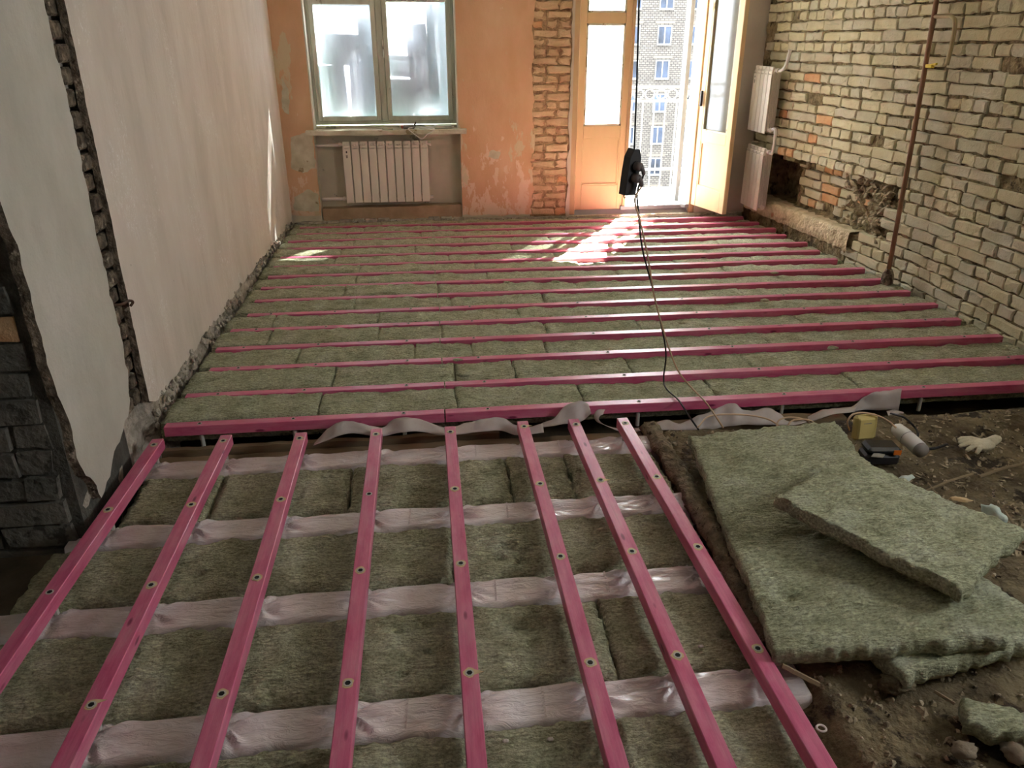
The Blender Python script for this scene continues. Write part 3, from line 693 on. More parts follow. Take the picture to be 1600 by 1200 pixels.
# ------------------------------------------------------------------ radiators
def radiator(name, loc, rotz, nsec, label, zs=1.0, badge=True, group=None):
    r = empty(name, loc, (0, 0, rotz)); tag(r, label, 'radiator', group)
    pw = .08; Wd = nsec * pw
    me = None
    mb = MB()
    mb.bbox(.004, pw - .004, -.048, -.040, .0, .500, .003)                       # face plate
    mb.bbox(.006, pw - .006, -.047, -.036, .506, .528, .004)                       # two louvres above it
    mb.bbox(.006, pw - .006, -.040, -.020, .538, .566, .005)
    mb.box(.012, .024, -.042, -.02, .5, .545); mb.box(pw - .024, pw - .012, -.042, -.02, .5, .545)
    mb.bbox(.028, pw - .028, -.041, .030, .02, .545, .006)                         # water column
    for yy_ in (-.026, -.010, .006, .022): mb.box(.004, pw - .004, yy_, yy_ + .003, .04, .53)
    mb.bbox(.004, pw - .004, .036, .040, .03, .53, .001)
    sec = mb.build('section', RAD, r, world=False)
    for i in range(1, nsec):
        c = sec.copy(); COL.objects.link(c); c.parent = r; c.location = sec.location + Vector((pw * i, 0, 0))
    for z in (.035, .535):
        mb = MB(); mb.tube([(-.02, -.004, z), (Wd + .02, -.004, z)], .017, 10); mb.build('manifold', RAD, r, world=False)
        for x in (-.03, Wd + .012):
            mb = MB(); mb.tube([(x, -.004, z), (x + .018, -.004, z)], .021, 8); mb.build('plug', RAD, r, world=False)
    if badge:
        mb = MB(); mb.add([(.04, -.0488, .462), (.049, -.0488, .472), (.04, -.0488, .484), (.031, -.0488, .472)], [(0, 1, 2, 3)])
        for a in range(2):
            for c in range(3): mb.box(.033 + a * .008, .039 + a * .008, -.0488, -.048, .418 + c * .010, .426 + c * .010)
        mb.build('badge', DARK, r, world=False)
    return r
radiator('radiator', (-.745, 7.60, .17), 0, 10, 'wide white ten section radiator hanging in the niche under the window')
for z, xx in ((.70, -1.0), (.205, -.98)):
    tube_obj('radiator_pipe', [(xx, 7.597, z), (-.9, 7.597, z), (-.775, 7.597, z)], .0145, WHITEP, ('upper' if z > .5 else 'lower') + ' white supply pipe left of the radiator under the window', 'pipe', 8, 2)
radiator('radiator', (3.148, 7.41, .815), -math.pi / 2, 5, 'upper of two stacked white radiators on the right wall by the door')
radiator('radiator', (3.148, 7.37, .125), -math.pi / 2, 5, 'lower of two stacked white radiators, just above the floor by the door', badge=False)
tube_obj('radiator_pipe', [(3.152, 6.96, .86), (3.152, 6.91, .86), (3.152, 6.89, .80), (3.152, 6.89, .72), (3.152, 6.91, .66), (3.152, 6.94, .66)], .014, WHITEP, 'white pipe bend joining the two stacked radiators', 'pipe', 8)
tube_obj('radiator_valve', [(3.152, 6.98, 1.35), (3.158, 6.93, 1.36), (3.17, 6.90, 1.40), (3.185, 6.89, 1.52)], .015, WHITEP, 'white valve and pipe rising from the top of the upper radiator', 'valve', 8)

# ------------------------------------------------------------------ wool slabs
def slab(name, L, W, T, M, seed, cell=.02, rough=.004, edge=.010, bulge=.0, hf=None, dents=(), mat=None, ragg=.006, world_noise=True):
    """slab in local x 0..L, y 0..W, top at z 0; M places it.  hf(x,y world)->extra height"""
    nx = max(4, int(L / cell)); ny = max(3, int(W / cell)); vs = []; fs = []
    def P(i, j):
        u = i / nx; v = j / ny; x = u * L; y = v * W
        de = min(x, L - x, y, W - y)
        w = M @ Vector((x, y, 0)); q = (w.x, w.y, seed * 3.7)
        ex = 1 if i in (0, nx) else 0; ey = 1 if j in (0, ny) else 0
        if ex: x += ragg * (nz(*q, 16) * 1.3 + nz(*q, 44))
        if ey: y += ragg * (nz(*q, 11) * 1.3 + nz(*q, 44))
        z = rough * (nz(*q, 11) * 1.2 + nz(q[0] * .6, q[1], q[2], 34) * 1.1 + .9 * nz(q[0] * .6, q[1], q[2], 78))
        z -= edge * (1 - smooth01(de / .022)) * (1 + .8 * nz(*q, 9))
        z += bulge * (1 - (2 * v - 1) ** 2) * (.6 + nz(w.x, w.y, seed, 3))
        if hf: z += hf(w.x, w.y)
        for (dx, dy, dr, dz) in dents:
            d2 = ((x - dx) ** 2 + ((y - dy) * 1.5) ** 2) / (dr * dr)
            if d2 < 4: z -= dz * math.exp(-d2 * d2)
        return x, y, z
    for j in range(ny + 1):
        for i in range(nx + 1):
            vs.append(P(i, j))
    idx = lambda i, j: j * (nx + 1) + i
    for j in range(ny):
        for i in range(nx): fs.append((idx(i, j), idx(i+1, j), idx(i+1, j+1), idx(i, j+1)))
    per = [idx(i, 0) for i in range(nx)] + [idx(nx, j) for j in range(ny)] + [idx(i, ny) for i in range(nx, 0, -1)] + [idx(0, j) for j in range(ny, 0, -1)]
    prev = per
    for lv in (.35, .7, 1.0):
        cur = []
        for p_ in per:
            x, y, z = vs[p_]; cx = (x - L / 2) / (L / 2); cyy = (y - W / 2) / (W / 2)
            o_ = .004 * nz(x, y, seed + lv * 7, 30) + (.004 if lv < 1 else 0)
            cur.append(len(vs)); vs.append((x + cx * o_, y + cyy * o_, z * (1 - lv) - T * lv))
        for a in range(len(per)):
            a2 = (a + 1) % len(per); fs.append((prev[a], cur[a], cur[a2], prev[a2]))
        prev = cur
    fs.append(tuple(prev[::-1]))
    mb = MB(); mb.add([M @ Vector(v) for v in vs], fs)
    return mb.build(name, mat or WOOL, None, True)
T3 = Matrix.Translation

# ---- cross battens of the far room
rowY = [3.245, 3.565, 3.895, 4.20, 4.50, 4.785, 5.08, 5.375, 5.66, 5.93, 6.21, 6.50, 6.765, 7.03, 7.30]
BW, BH = .05, .046
screw_mesh = None
def add_screws(par, pts, big):
    for (x, y, z) in pts:
        mb = MB(); R1 = .0125 if big else .010
        mb.tube([(x, y, z - .002), (x, y, z + .0025)], R1, 10, 0); mb.tube([(x, y, z + .0020), (x, y, z + .0032)], R1 * .66, 6, 1)  # second tube is a raised cap coloured like a shaded hole
        mb.build('levelling_screw', [STUD, SOCKET_SHADE], par)
        if big:
            mb = MB(); n = 11; a0 = random.random() * 6
            ring = [(x + .001 + (.019 + .007 * nz(k * 1.7, x * 9, y * 9, 1)) * math.cos(k * 6.283 / n + a0), y + (.017 + .008 * nz(k * 1.3, x * 7, y * 5, 1)) * math.sin(k * 6.283 / n + a0), z + .0004) for k in range(n)]
            if random.random() < .35: ring[2] = (ring[2][0], ring[2][1] - .02, ring[2][2])
            mb.poly(ring, (0, 0, .0008)); mb.build('bare_wood_patch', WOODR, par)
        mb = MB(); mb.tube([(x, y, z - BH + .001), (x, y, z - (.087 if big else .13))], .010, 8); mb.build('screw_leg', STUD, par)
def batten(a, b, label, group, screws, big=False, zt=0.0):
    a = Vector(a); b = Vector(b); d = (b - a); L = d.length; ang = math.atan2(d.y, d.x)
    me = MB(); nseg = max(2, int(L / .25)); vs = []; fs = []; c = .0022; hw = BW / 2; sd = a.x * 3 + a.y * 7
    prof = [(-hw, -BH), (-hw, -c), (-hw + c, 0), (hw - c, 0), (hw, -c), (hw, -BH)]
    for i in range(nseg + 1):
        t = i / nseg; x = (t - .5) * L; wob = .0022 * nz(x, sd, 1, 1.2)
        for (p, q) in prof: vs.append((x, p + wob, q + .0016 * nz(x, sd, 5, 1.4) + BH))
    for i in range(nseg):
        for k in range(5): fs.append((i*6+k, i*6+k+1, (i+1)*6+k+1, (i+1)*6+k))
        fs.append((i*6+5, i*6, (i+1)*6, (i+1)*6+5))
    fs.append((0, 1, 2, 3, 4, 5)); e = nseg * 6; fs.append((e+5, e+4, e+3, e+2, e+1, e))
    me.add(vs, fs); o = me.build('pink_batten', PINK, None)
    mid = (a + b) / 2; o.location = (mid.x, mid.y, zt - BH); o.rotation_euler = (0, 0, ang)
    tag(o, label, 'batten', group)
    # screws: children in the batten's own frame
    WL[o.name] = Vector((0, 0, 0))
    add_screws(o, [((t - .5) * L, 0.0, BH) for t in screws], big)
    return o
random.seed(3)
for i, y in enumerate(rowY):
    xs = XL + .035 + random.uniform(0, .06) + (.02 if i > 1 else .0); xm = .055 + .012 * nz(i, 3, 1, 1.7); xe = min(3.40, Xw(y) - random.uniform(.05, .12))
    if i in (0, 1): xe = 3.39
    yc = y + .025
    sc = [.12, .45, .85] if i < 6 else []
    sc2 = [.06, .28, .5, .72, .93] if i < 6 else []
    row = ORD[i] + ' row from the partition gap'
    batten((xs, yc - .004, 0), (xm - .003, yc, 0), f'left-hand length of pink cross batten, {row}', 'pink cross battens of the far room', sc)
    batten((xm + .003, yc, 0), (xe, yc + .002, 0), f'right-hand length of pink cross batten, {row}', 'pink cross battens of the far room', sc2)

# ---- wool in the gaps of the far room
joints = {0: [(503,625),(712,625),(908,618),(1115,610),(1340,600)], 1: [(522,592),(712,590),(805,587),(988,578),(1175,572),(1420,560)], 2: [(468,556),(648,552),(738,550),(853,547),(1200,532)],
          3: [(425,527),(592,525),(690,522),(852,515),(1000,510),(1250,500)], 4: [(430,503),(592,500),(810,492),(1020,484)], 5: [(555,478),(705,474),(850,470),(1160,458)], 6: [(540,456),(684,452),(900,446)]}
rnd = random.Random(23)
def fill_h(x, y):
    s = smooth01((x + .9) / 3.0)
    return lerp(.003, -.024, s) + .010 * nz(x, y, 2.5, 2.2) + .006 * nz(x, y, 6.1, 6)
for i in range(15):
    y0 = rowY[i] + BW + .006; y1 = (rowY[i+1] - .007) if i < 14 else 7.52
    if i in joints: xs = [atZ(a, b_, -.02).x for a, b_ in joints[i]]
    else:
        xs = []; x = XL + rnd.uniform(.5, .9)
        while x < 2.9: xs.append(x); x += rnd.uniform(.55, 1.0)
    xs = [XL + .02] + xs + [Xw(rowY[i]) - .03 - (.05 if i > 9 else 0)]
    for k in range(len(xs) - 1):
        x0, x1 = xs[k] + .003, xs[k+1] - .003; ex = rnd.uniform(-.006, .004); W = y1 - y0
        dn = [(rnd.uniform(.05, max(.06, x1 - x0 - .05)), rnd.uniform(.03, W - .03), rnd.uniform(.012, .03), rnd.uniform(.006, .02)) for _ in range(rnd.randint(0, 2))]
        o = slab('wool_batt', x1 - x0, W, .10, T3((x0, y0, 0)), i * 11 + k, .014 if i < 6 else .025, .0055, .007, .004, lambda x, y, e=ex: fill_h(x, y) + e, dn, ragg=.005)
        gap = 'behind the ' + ORD[i] + ' cross batten' if i < 14 else 'in the last gap before the window wall'
        tag(o, f'green-grey wool slab {gap}, {ORD[k]} from the left wall', 'insulation', 'wool slabs between the cross battens')
# little scraps lying on the wool of the far room
for q, (px, py, s) in enumerate(((930,380,.03),(690,430,.035),(792,441,.03),(1070,425,.035),(1210,427,.04),(1195,470,.04),(1065,505,.03),(905,392,.03),(1300,545,.045),(725,586,.05),(715,563,.035),(868,441,.04),(560,495,.03),(960,440,.03))):
    c = atZ(px, py, 0.0); bm = bmesh.new(); bmesh.ops.create_icosphere(bm, subdivisions=2, radius=s * .6)
    for v in bm.verts: v.co = Vector((v.co.x * 1.3, v.co.y * .8, v.co.z * .35)) * (1 + .5 * nz(v.co.x, v.co.y, q, 60))
    bm.verts.index_update(); mb = MB(); mb.add([v.co + c + Vector((0, 0, s * .1)) for v in bm.verts], [[v.index for v in f.verts] for f in bm.faces]); bm.free()
    near = max([i_ for i_ in range(15) if rowY[i_] < c.y] + [0]); side = 'near the left wall' if c.x < -.3 else ('under the window' if c.x < .25 else ('left of the hanging cords' if c.x < 1.0 else ('beside the hanging cords' if c.x < 1.6 else ('right of the hanging cords' if c.x < 2.3 else 'towards the brick wall'))))
    lab = f'{"wider" if s > .036 else "small"} wool tuft behind the {ORD[near]} cross batten, {side}'
    tag(mb.build('wool_scrap', WOOL, None, True), lab, 'scrap', 'loose wool tufts on the far floor')

# ------------------------------------------------------------------ near room floor: old beams under film, wool between, lengthwise battens
m = MB(); m.box(XLN, -1.37, 2.16, YC - .03, -.24, -.13); tag(m.build('old_screed', SUB), 'dark dusty screed left of the leftmost batten', 'screed')
beamY = [3.02, 2.53, 2.06, 1.57, 1.08]; ZF = -.086
jx = [(-1.214, -1.262), (-.924, -.937), (-.596, -.603), (-.264, -.270), (.066, .062), (.400, .403), (.637, .660), (.862, .900)]
jw = ['leftmost', 'second', 'third', 'fourth', 'fifth', 'sixth', 'seventh', 'rightmost']
def jX(k, Y): return lerp(jx[k][0], jx[k][1], (3.1 - Y) / 1.85)
random.seed(9)
for k in range(8):
    y1 = [3.135, 3.138, 3.125, 3.125, 3.11, 3.125, 3.12, 3.105][k]; y0 = .35
    L = y1 - y0; sc = [(yb + .045 - y0) / L for yb in beamY[1:]] + [(y1 - .055 - y0) / L]
    lab = {'leftmost': 'leftmost lengthwise pink batten, beside the broken plaster corner', 'rightmost': 'rightmost lengthwise pink batten, beside the loose wool slabs'}.get(jw[k], f'{jw[k]} lengthwise pink batten from the left in the foreground')
    batten((jX(k, y0), y0, 0), (jX(k, y1), y1, 0), lab, 'lengthwise pink battens in the foreground', sc, True)
for bi, yb in enumerate(beamY):
    x0 = [-1.24, -1.36, -2.3, -2.3, -2.3][bi]; x1 = 1.02
    m = MB(); m.bbox(x0, x1, yb - .048, yb + .048, -.235, ZF - .032, .008)
    BE = m.build('timber_joist', WOODO); tag(BE, f'old timber joist wrapped in pinkish film, {ORD[bi]} from the partition gap', 'joist', 'old joists wrapped in film')
    nx = 330; ny = 20; vs = []; fs = []; hw = .069
    for j in range(ny + 1):
        for i in range(nx + 1):
            x = lerp(x0, x1, i / nx); s = j / ny * 2 - 1
            y = yb + s * hw; z = ZF
            z += .0035 * nz(x, y * 2.5, bi * 5.1, 7) + .0015 * nz(x, y * 3, bi, 26)
            for k in range(8):
                cx = jX(k, yb); cy_ = yb + .02; dx = x - cx; dy = y - cy_
                r2 = math.hypot(dx, dy * 1.15)
                if r2 < .22:
                    th = math.atan2(dy, dx)
                    fo = math.exp(-(r2 / .095) ** 2)
                    z += .016 * fo * smooth01(r2 / .03) * nz(math.cos(th) * 2.6, math.sin(th) * 2.6, k * 3.3 + bi, 1.25) * 1.6
                    z -= .004 * math.exp(-(r2 / .05) ** 2)
            if abs(s) > .86: z -= ((abs(s) - .86) / .14) ** 1.5 * .022
            y += .006 * nz(x, j * .0, bi * 3 + (1 if s > 0 else 0), 5) * abs(s)
            vs.append((x, y, z))
    for j in range(ny):
        for i in range(nx): fs.append((j*(nx+1)+i, j*(nx+1)+i+1, (j+1)*(nx+1)+i+1, (j+1)*(nx+1)+i))
    # turned down edges
    for row in (0, ny):
        b0 = len(vs)
        for i in range(nx + 1): q = vs[row * (nx + 1) + i]; vs.append((q[0], q[1] + (.004 if row else -.004), -.16))
        for i in range(nx): fs.append((row*(nx+1)+i, row*(nx+1)+i+1, b0+i+1, b0+i))
    m = MB(); m.add(vs, fs); o = m.build('film_wrap', FILM, BE, True); o['label'] = 'pinkish glossy film pulled tight over the timber'
    # lap joints where two lengths of film meet
    for xj in ([.17, .55] if bi % 2 == 0 else [-.12, .26]):
        m = MB(); m.add([(xj, yb - .055, ZF + .003), (xj + .005, yb - .055, ZF + .005), (xj + .011, yb + .055, ZF + .005), (xj + .004, yb + .055, ZF + .003)], [(0, 1, 2, 3)]); m.build('film_lap', FILM, BE)
rnd = random.Random(31)
cuts = [[-.90 + .0, -.36, .30, .56], [-.62, .045, .42], [-.28, .06, .50], [-.70, .05, .44], [-.5, .1, .6]]
for ri in range(4):
    ya = beamY[ri + 1] + .079; yb_ = beamY[ri] - .079
    xs = [-1.225 if ri == 0 else -1.40] + cuts[ri] + [.965]
    for k in range(len(xs) - 1):
        x0, x1 = xs[k] + .004, xs[k+1] - .004; W = yb_ - ya
        dn = [(rnd.uniform(.08, x1 - x0 - .08), rnd.uniform(.06, W - .06), rnd.uniform(.012, .035), rnd.uniform(.008, .02)) for _ in range(rnd.randint(2, 5))]
        if ri == 2 and k == 2: dn.append((.20, .22, .06, .018))
        o = slab('wool_batt', x1 - x0, W, .14, T3((x0, ya, -.080)), 300 + ri * 9 + k, .0085, .0068, .013, .003, lambda x, y: .006 * nz(x, y, 4, 3), dn, ragg=.008)
        tag(o, f'dark green wool slab in the {ORD[ri]} foreground gap from the partition, {ORD[k]} from the left', 'insulation', 'wool slabs between the near beams')
m = MB(); m.ring((.985, 1.39, -.074), (0, .1, 1), .012, .003, 20, 6); tag(m.build('plastic_ring', WHITEP, None, True), 'small white plastic ring lying on the wool beside the rightmost batten', 'ring')
for q, (px, py) in enumerate(((790, 1158), (860, 1155), (1095, 1010))):
    c = atZ(px, py, -.075); m = MB(); m.bbox(c.x - .008, c.x + .008, c.y - .005, c.y + .005, -.079, -.07, .003)
    tag(m.build('plaster_chip', PLASTER, None), ['tiny pale chip on the foreground wool just right of the fifth batten', 'tiny pale chip on the foreground wool just left of the sixth batten', 'tiny white chip on the wool between the two rightmost battens'][q], 'chip', 'plaster chips on the foreground wool')

# ---- partition gap: old sill timbers, torn membrane
m = MB(); m.poly([(x, 3.12, z) for x, z in ragged([(-1.25, -.20), (.98, -.20), (.98, -.125), (.2, -.118), (-.5, -.122), (-1.25, -.128)], .006, .05, 4)], (0, .07, 0))
tag(m.build('sill_timber', WOODO), 'long old brown timber lying in the partition gap under the first cross batten', 'timber')
m = MB(); m.poly([(x, 3.205, z) for x, z in ragged([(-1.24, -.16), (.3, -.16), (.3, -.095), (-1.24, -.10)], .006, .05, 9)], (0, .03, 0))
tag(m.build('sill_timber', WOODO), 'thinner brown board standing behind the long timber in the partition gap', 'timber')
m = MB(); m.poly([(x, 3.15, z) for x, z in ragged([(1.0, -.16), (2.0, -.16), (2.0, -.085), (1.5, -.07), (1.0, -.08)], .008, .05, 19)], (0, .06, 0))
tag(m.build('sill_timber', WOODO), 'short brown timber behind the loose cables to the right', 'timber')
def membrane(label, top, bot, y_top=3.185, y_bot=3.13):
    n = len(top); T_ = cr([atY(a, b_, y_top + .012 * nz(a * .02, 1, 2)) for a, b_ in top], 5); B_ = cr([atY(a, b_, y_bot) for a, b_ in bot], 5)
    N = 110; vs = []; fs = []
    def samp(Q, t):
        f = t * (len(Q) - 1); i = min(int(f), len(Q) - 2); return Q[i].lerp(Q[i+1], f - i)
    for i in range(N + 1):
        a = samp(T_, i / N); b_ = samp(B_, i / N)
        for j in range(6):
            t = j / 5; p = a.lerp(b_, t); p.y += (.03 * math.sin(t * math.pi) + .012) * nz(p.x, 3, 7, 12); p.z += .006 * (1 - t) * nz(p.x, 8, 2, 26); vs.append(p)
    for i in range(N):
        for j in range(5): fs.append((i*6+j, i*6+j+1, (i+1)*6+j+1, (i+1)*6+j))
    m = MB(); m.add(vs, fs); o = m.build('membrane_edge', MEMB, None, True)
    md = o.modifiers.new('thickness', 'SOLIDIFY'); md.thickness = .0015
    tag(o, label, 'membrane', 'torn membrane edges in the partition gap')
membrane('wavy torn membrane edge standing up between the third and sixth foreground battens', [(492,692),(508,674),(528,660),(548,659),(575,664),(600,668),(609,660),(622,653),(648,653),(672,661),(694,668),(722,663),(752,655),(782,653),(802,662),(822,668),(848,662)], [(490,695),(512,688),(532,680),(560,678),(600,682),(625,676),(650,674),(690,680),(722,678),(755,674),(785,674),(810,680),(850,676)])
membrane('pale membrane flap folded up against the batten near the seventh foreground batten', [(842,664),(866,652),(884,634),(904,627),(918,630),(922,640)], [(845,668),(872,664),(890,662),(904,660),(914,656),(924,646)], 3.21, 3.17)
membrane('small curled membrane tip beside the rightmost foreground batten', [(946,640),(934,640),(928,650),(934,660),(958,668),(990,670),(1012,660),(1022,664)], [(942,648),(938,650),(936,656),(944,664),(964,672),(990,675),(1012,668),(1022,670)], 3.18, 3.165)
membrane('long wavy membrane edge behind the loose cables', [(1022,662),(1042,656),(1062,662),(1085,652),(1108,644),(1130,634),(1147,630),(1160,640),(1178,641),(1200,637),(1216,645),(1232,656),(1262,652),(1284,640),(1310,638),(1338,634)], [(1022,672),(1045,672),(1070,672),(1100,672),(1130,668),(1160,664),(1190,664),(1215,664),(1240,664),(1270,658),(1300,648),(1335,644)], 3.17, 3.12)
membrane('white membrane corner folded over the first cross batten', [(1330,636),(1350,622),(1366,613),(1388,610),(1409,607)], [(1332,644),(1352,641),(1372,641),(1390,640),(1404,641)], 3.225, 3.20)
membrane('bluish membrane scrap hanging behind the white socket box', [(1385,642),(1400,640),(1412,644)], [(1392,662),(1402,668),(1416,672)], 3.13, 3.08)

# ------------------------------------------------------------------ soil and debris at the right
m = MB(); vs = []; fs = []
gx = [.985 + i * .022 for i in range(108)]; gy = [.3 + i * .022 for i in range(131)]
def soil_h(x, y):
    z = -.070 + .022 * nz(x, y, 1, 2.3) + .016 * nz(x, y, 6, 6) + .010 * nz(x, y, 3, 18) + .006 * nz(x, y, 8, 40)
    z += .035 * smooth01((y - 2.75) / .25) * smooth01((x - 1.75) / .2) * (1 - smooth01((y - 3.06) / .08))
    z -= .20 * smooth01((1.06 - x) / .08) * (.35 if y < 1.7 else .7)
    z -= .13 * smooth01((y - 3.06) / .09)
    return z
for x in gx:
    for y in gy: vs.append((x, y, soil_h(x, y)))
n = len(gy)
for i in range(len(gx) - 1):
    for j in range(n - 1): fs.append((i*n+j, (i+1)*n+j, (i+1)*n+j+1, i*n+j+1))
m.add(vs, fs); o = m.build('soil_heap', SOIL, None, True); tag(o, 'heap of dry soil and clinker beside the rightmost batten', 'soil', kind='stuff')
rnd = random.Random(41); m = MB()
for i in range(2200):
    x = rnd.uniform(1.05, 3.2); y = rnd.uniform(.9, 3.05); r_ = rnd.uniform(.003, .011) * (2.0 if rnd.random() < .08 else 1)
    if x > 1.8 and y < 1.9: continue
    z = soil_h(x, y) + r_ * .2; a = rnd.random() * 6; c_, s_ = math.cos(a), math.sin(a)
    pts = [(-1, -.6, -.4), (1, -.7, -.4), (.9, .7, -.4), (-.8, .8, -.4), (-.5, -.3, .6), (.6, -.2, .5), (.2, .5, .7)]
    pts = [(p[0] * rnd.uniform(.7, 1.4), p[1] * rnd.uniform(.7, 1.3), p[2]) for p in pts]
    m.add([(x + r_ * (p[0] * c_ - p[1] * s_), y + r_ * (p[0] * s_ + p[1] * c_), z + r_ * p[2]) for p in pts], [(3,2,1,0), (0,1,5,4), (1,2,6,5), (2,3,6), (3,0,4), (3,4,6), (4,5,6)])
o = m.build('clinker_grit', SOIL2, None); tag(o, 'loose grit and clinker crumbs strewn over the soil heap', 'grit', kind='stuff')
m = MB()
for i in range(260):
    x = rnd.uniform(1.85, 2.9); y = rnd.uniform(2.0, 3.0); L_ = rnd.uniform(.012, .05); a = rnd.random() * 6.28; w_ = rnd.uniform(.002, .007)
    z = soil_h(x, y) + .004; d_ = Vector((math.cos(a), math.sin(a), rnd.uniform(-.15, .25))) * L_; n_ = Vector((-math.sin(a), math.cos(a), 0)) * w_; p = Vector((x, y, z)); up_ = Vector((0, 0, .002))
    m.add([p - n_, p + n_, p + d_ + n_ * .6, p + d_ - n_ * .6, p - n_ + up_, p + n_ + up_, p + d_ + n_ * .6 + up_, p + d_ - n_ * .6 + up_], [(3,2,1,0), (4,5,6,7), (0,1,5,4), (1,2,6,5), (2,3,7,6), (3,0,4,7)])
o = m.build('wood_shavings', SOIL2, None); tag(o, 'splinters and shavings scattered on the soil around the glove', 'shavings', kind='stuff')
# rough rolled edge beside the rightmost batten
pts = [atZ(a, b_, -.075) for a, b_ in ((1010, 668), (1035, 712), (1062, 756), (1092, 806), (1125, 870), (1160, 940), (1200, 1010))]
Q = cr(pts, 10); vs = []; fs = []; nr = 10
for i, p in enumerate(Q):
    for k in range(nr):
        t = 2 * math.pi * k / nr; r_ = .042 * (1 + .45 * nz(p.x + math.cos(t) * .05, p.y, math.sin(t), 9) + .4 * nz(p.x, p.y, t * 2, 34))
        vs.append((p.x + .02 + r_ * math.cos(t), p.y, p.z + r_ * .8 * math.sin(t)))
for i in range(len(Q) - 1):
    for k in range(nr): fs.append((i*nr+k, i*nr+(k+1) % nr, (i+1)*nr+(k+1) % nr, (i+1)*nr+k))
m = MB(); m.add(vs, fs); tag(m.build('felt_roll', simple('dusty_felt', lin(112,102,82), lin(150,138,112), 24, .97, 1.0, 40, .03, (1,1,1), c3=lin(88,78,62), t3=.58, s3=22), None, True), 'dusty rolled felt strip between the rightmost batten and the large loose slab', 'felt strip')

# ---- loose wool slabs
def plane_slab(pts4, T):
    """frame from corner, second corner, fourth corner (3-D)"""
    a, b, d = (Vector(p) for p in pts4); ux = (b - a); uy = (d - a); L = ux.length; W = uy.length
    ux.normalize(); n_ = ux.cross(uy).normalized(); uy = n_.cross(ux)
    return L, W, Matrix(((ux.x, uy.x, n_.x, a.x), (ux.y, uy.y, n_.y, a.y), (ux.z, uy.z, n_.z, a.z), (0, 0, 0, 1)))
A = atZ(1214, 1018, .035); B = atZ(1572, 992, .105); D = atZ(1096, 678, .045)
L, W, M = plane_slab((A, B, D), .06)
o = slab('wool_batt', L, W, .055, M, 77, .008, .0066, .002, 0, None, [(.09, .22, .03, .016), (.42, .75, .02, .008), (.3, .5, .02, .007)], ragg=.008)
tag(o, 'large rectangular wool slab lying loose on the soil heap', 'insulation', 'loose wool slabs')
A = atZ(1502, 918, .178); B = atZ(1602, 828, .172); D = atZ(1229, 766, .185)
L, W, M = plane_slab((A, B, D), .05)
o = slab('wool_batt', L, W, .05, M, 81, .008, .0066, .002, 0, None, [(.05, .46, .03, .012), (.1, .3, .02, .01)], ragg=.010)
tag(o, 'smaller wool offcut lying on top of the large loose slab', 'insulation', 'loose wool slabs')
A = atZ(1415, 1060, .02); B = atZ(1660, 985, .05); D = atZ(1400, 880, .02)
L, W, M = plane_slab((A, B, D), .05)
o = slab('wool_batt', L, W, .05, M, 85, .0125, .006, .004, 0, None, [], ragg=.012)
tag(o, 'shaded wool piece sticking out underneath the large loose slab', 'insulation', 'loose wool slabs')
A = atZ(1512, 1128, .01); B = atZ(1680, 1172, .01); D = atZ(1490, 1092, .01)
L, W, M = plane_slab((A, B, D), .05)
o = slab('wool_batt', L, max(W, .1), .05, M, 88, .012, .006, .004, 0, None, [], ragg=.012)
tag(o, 'thick wool offcut at the lower right corner', 'insulation', 'loose wool slabs')
# stones, wood and foam scraps
def lump(name, c, s, mat, label, cat, seed, group=None, rz=0):
    bm = bmesh.new(); bmesh.ops.create_icosphere(bm, subdivisions=3, radius=1)
    for v in bm.verts:
        k = 1 + .45 * nz(v.co.x, v.co.y, v.co.z + seed, 1.8) + .3 * nz(v.co.x, v.co.y, v.co.z + seed, 4)
        v.co = Vector((v.co.x * s[0], v.co.y * s[1], v.co.z * s[2])) * k
    bm.verts.index_update(); R = Matrix.Rotation(rz, 3, 'Z'); mb = MB()
    mb.add([R @ v.co + Vector(c) for v in bm.verts], [[v.index for v in f.verts] for f in bm.faces]); bm.free()
    return tag(mb.build(name, mat, None, True), label, cat, group)
STONE = simple('pale_lump', lin(120,108,92), lin(146,132,112), 10, .95, .6, 40, .01)
c = atZ(1590, 1175, -.03); lump('stone', c, (.04, .035, .02), STONE, 'pale brown stone at the bottom right corner below the wool offcut', 'stone', 3)
c = atZ(1505, 1172, -.03); lump('stone', c, (.03, .022, .018), STONE, 'small pale stone left of the bottom right stone', 'stone', 8)
c = atZ(1400, 1068, -.03); lump('soil_lump', c, (.05, .03, .02), SOIL, 'dark soil lump under the shaded wool piece', 'soil', 9)
lump('foam_scrap', atZ(1415, 748, -.03), (.045, .012, .014), FROTH, 'pale foam scrap beside the corner of the large loose slab', 'scrap', 4, None, .3)
lump('foam_scrap', atZ(1553, 805, -.01), (.02, .06, .03), FROTH, 'pale bluish foam strip beside the far edge of the small offcut', 'scrap', 6)
lump('wood_chip', atZ(1500, 780, -.03), (.04, .012, .006), WOODR, 'flat reddish wood chip lying by the far edge of the small offcut', 'wood chip', 2, None, -.4)
for q, (a, b_, r_) in enumerate((((1440, 770), (1520, 740), .005), ((1570, 800), (1600, 850), .006), ((1530, 745), (1600, 725), .007), ((1450, 755), (1480, 800), .004))):
    p0 = atZ(*a, -.025); p1 = atZ(*b_, -.02); m = MB(); m.tube([p0, p0.lerp(p1, .5) + Vector((0, 0, .008)), p1], r_, 6)
    tag(m.build('twig', WOODO, None), ['thin straw beside the foam scrap', 'dark twig at the right edge beyond the small offcut', 'short lath lying behind the foam strip at the right edge', 'thin splinter close to the small offcut'][q], 'stick')
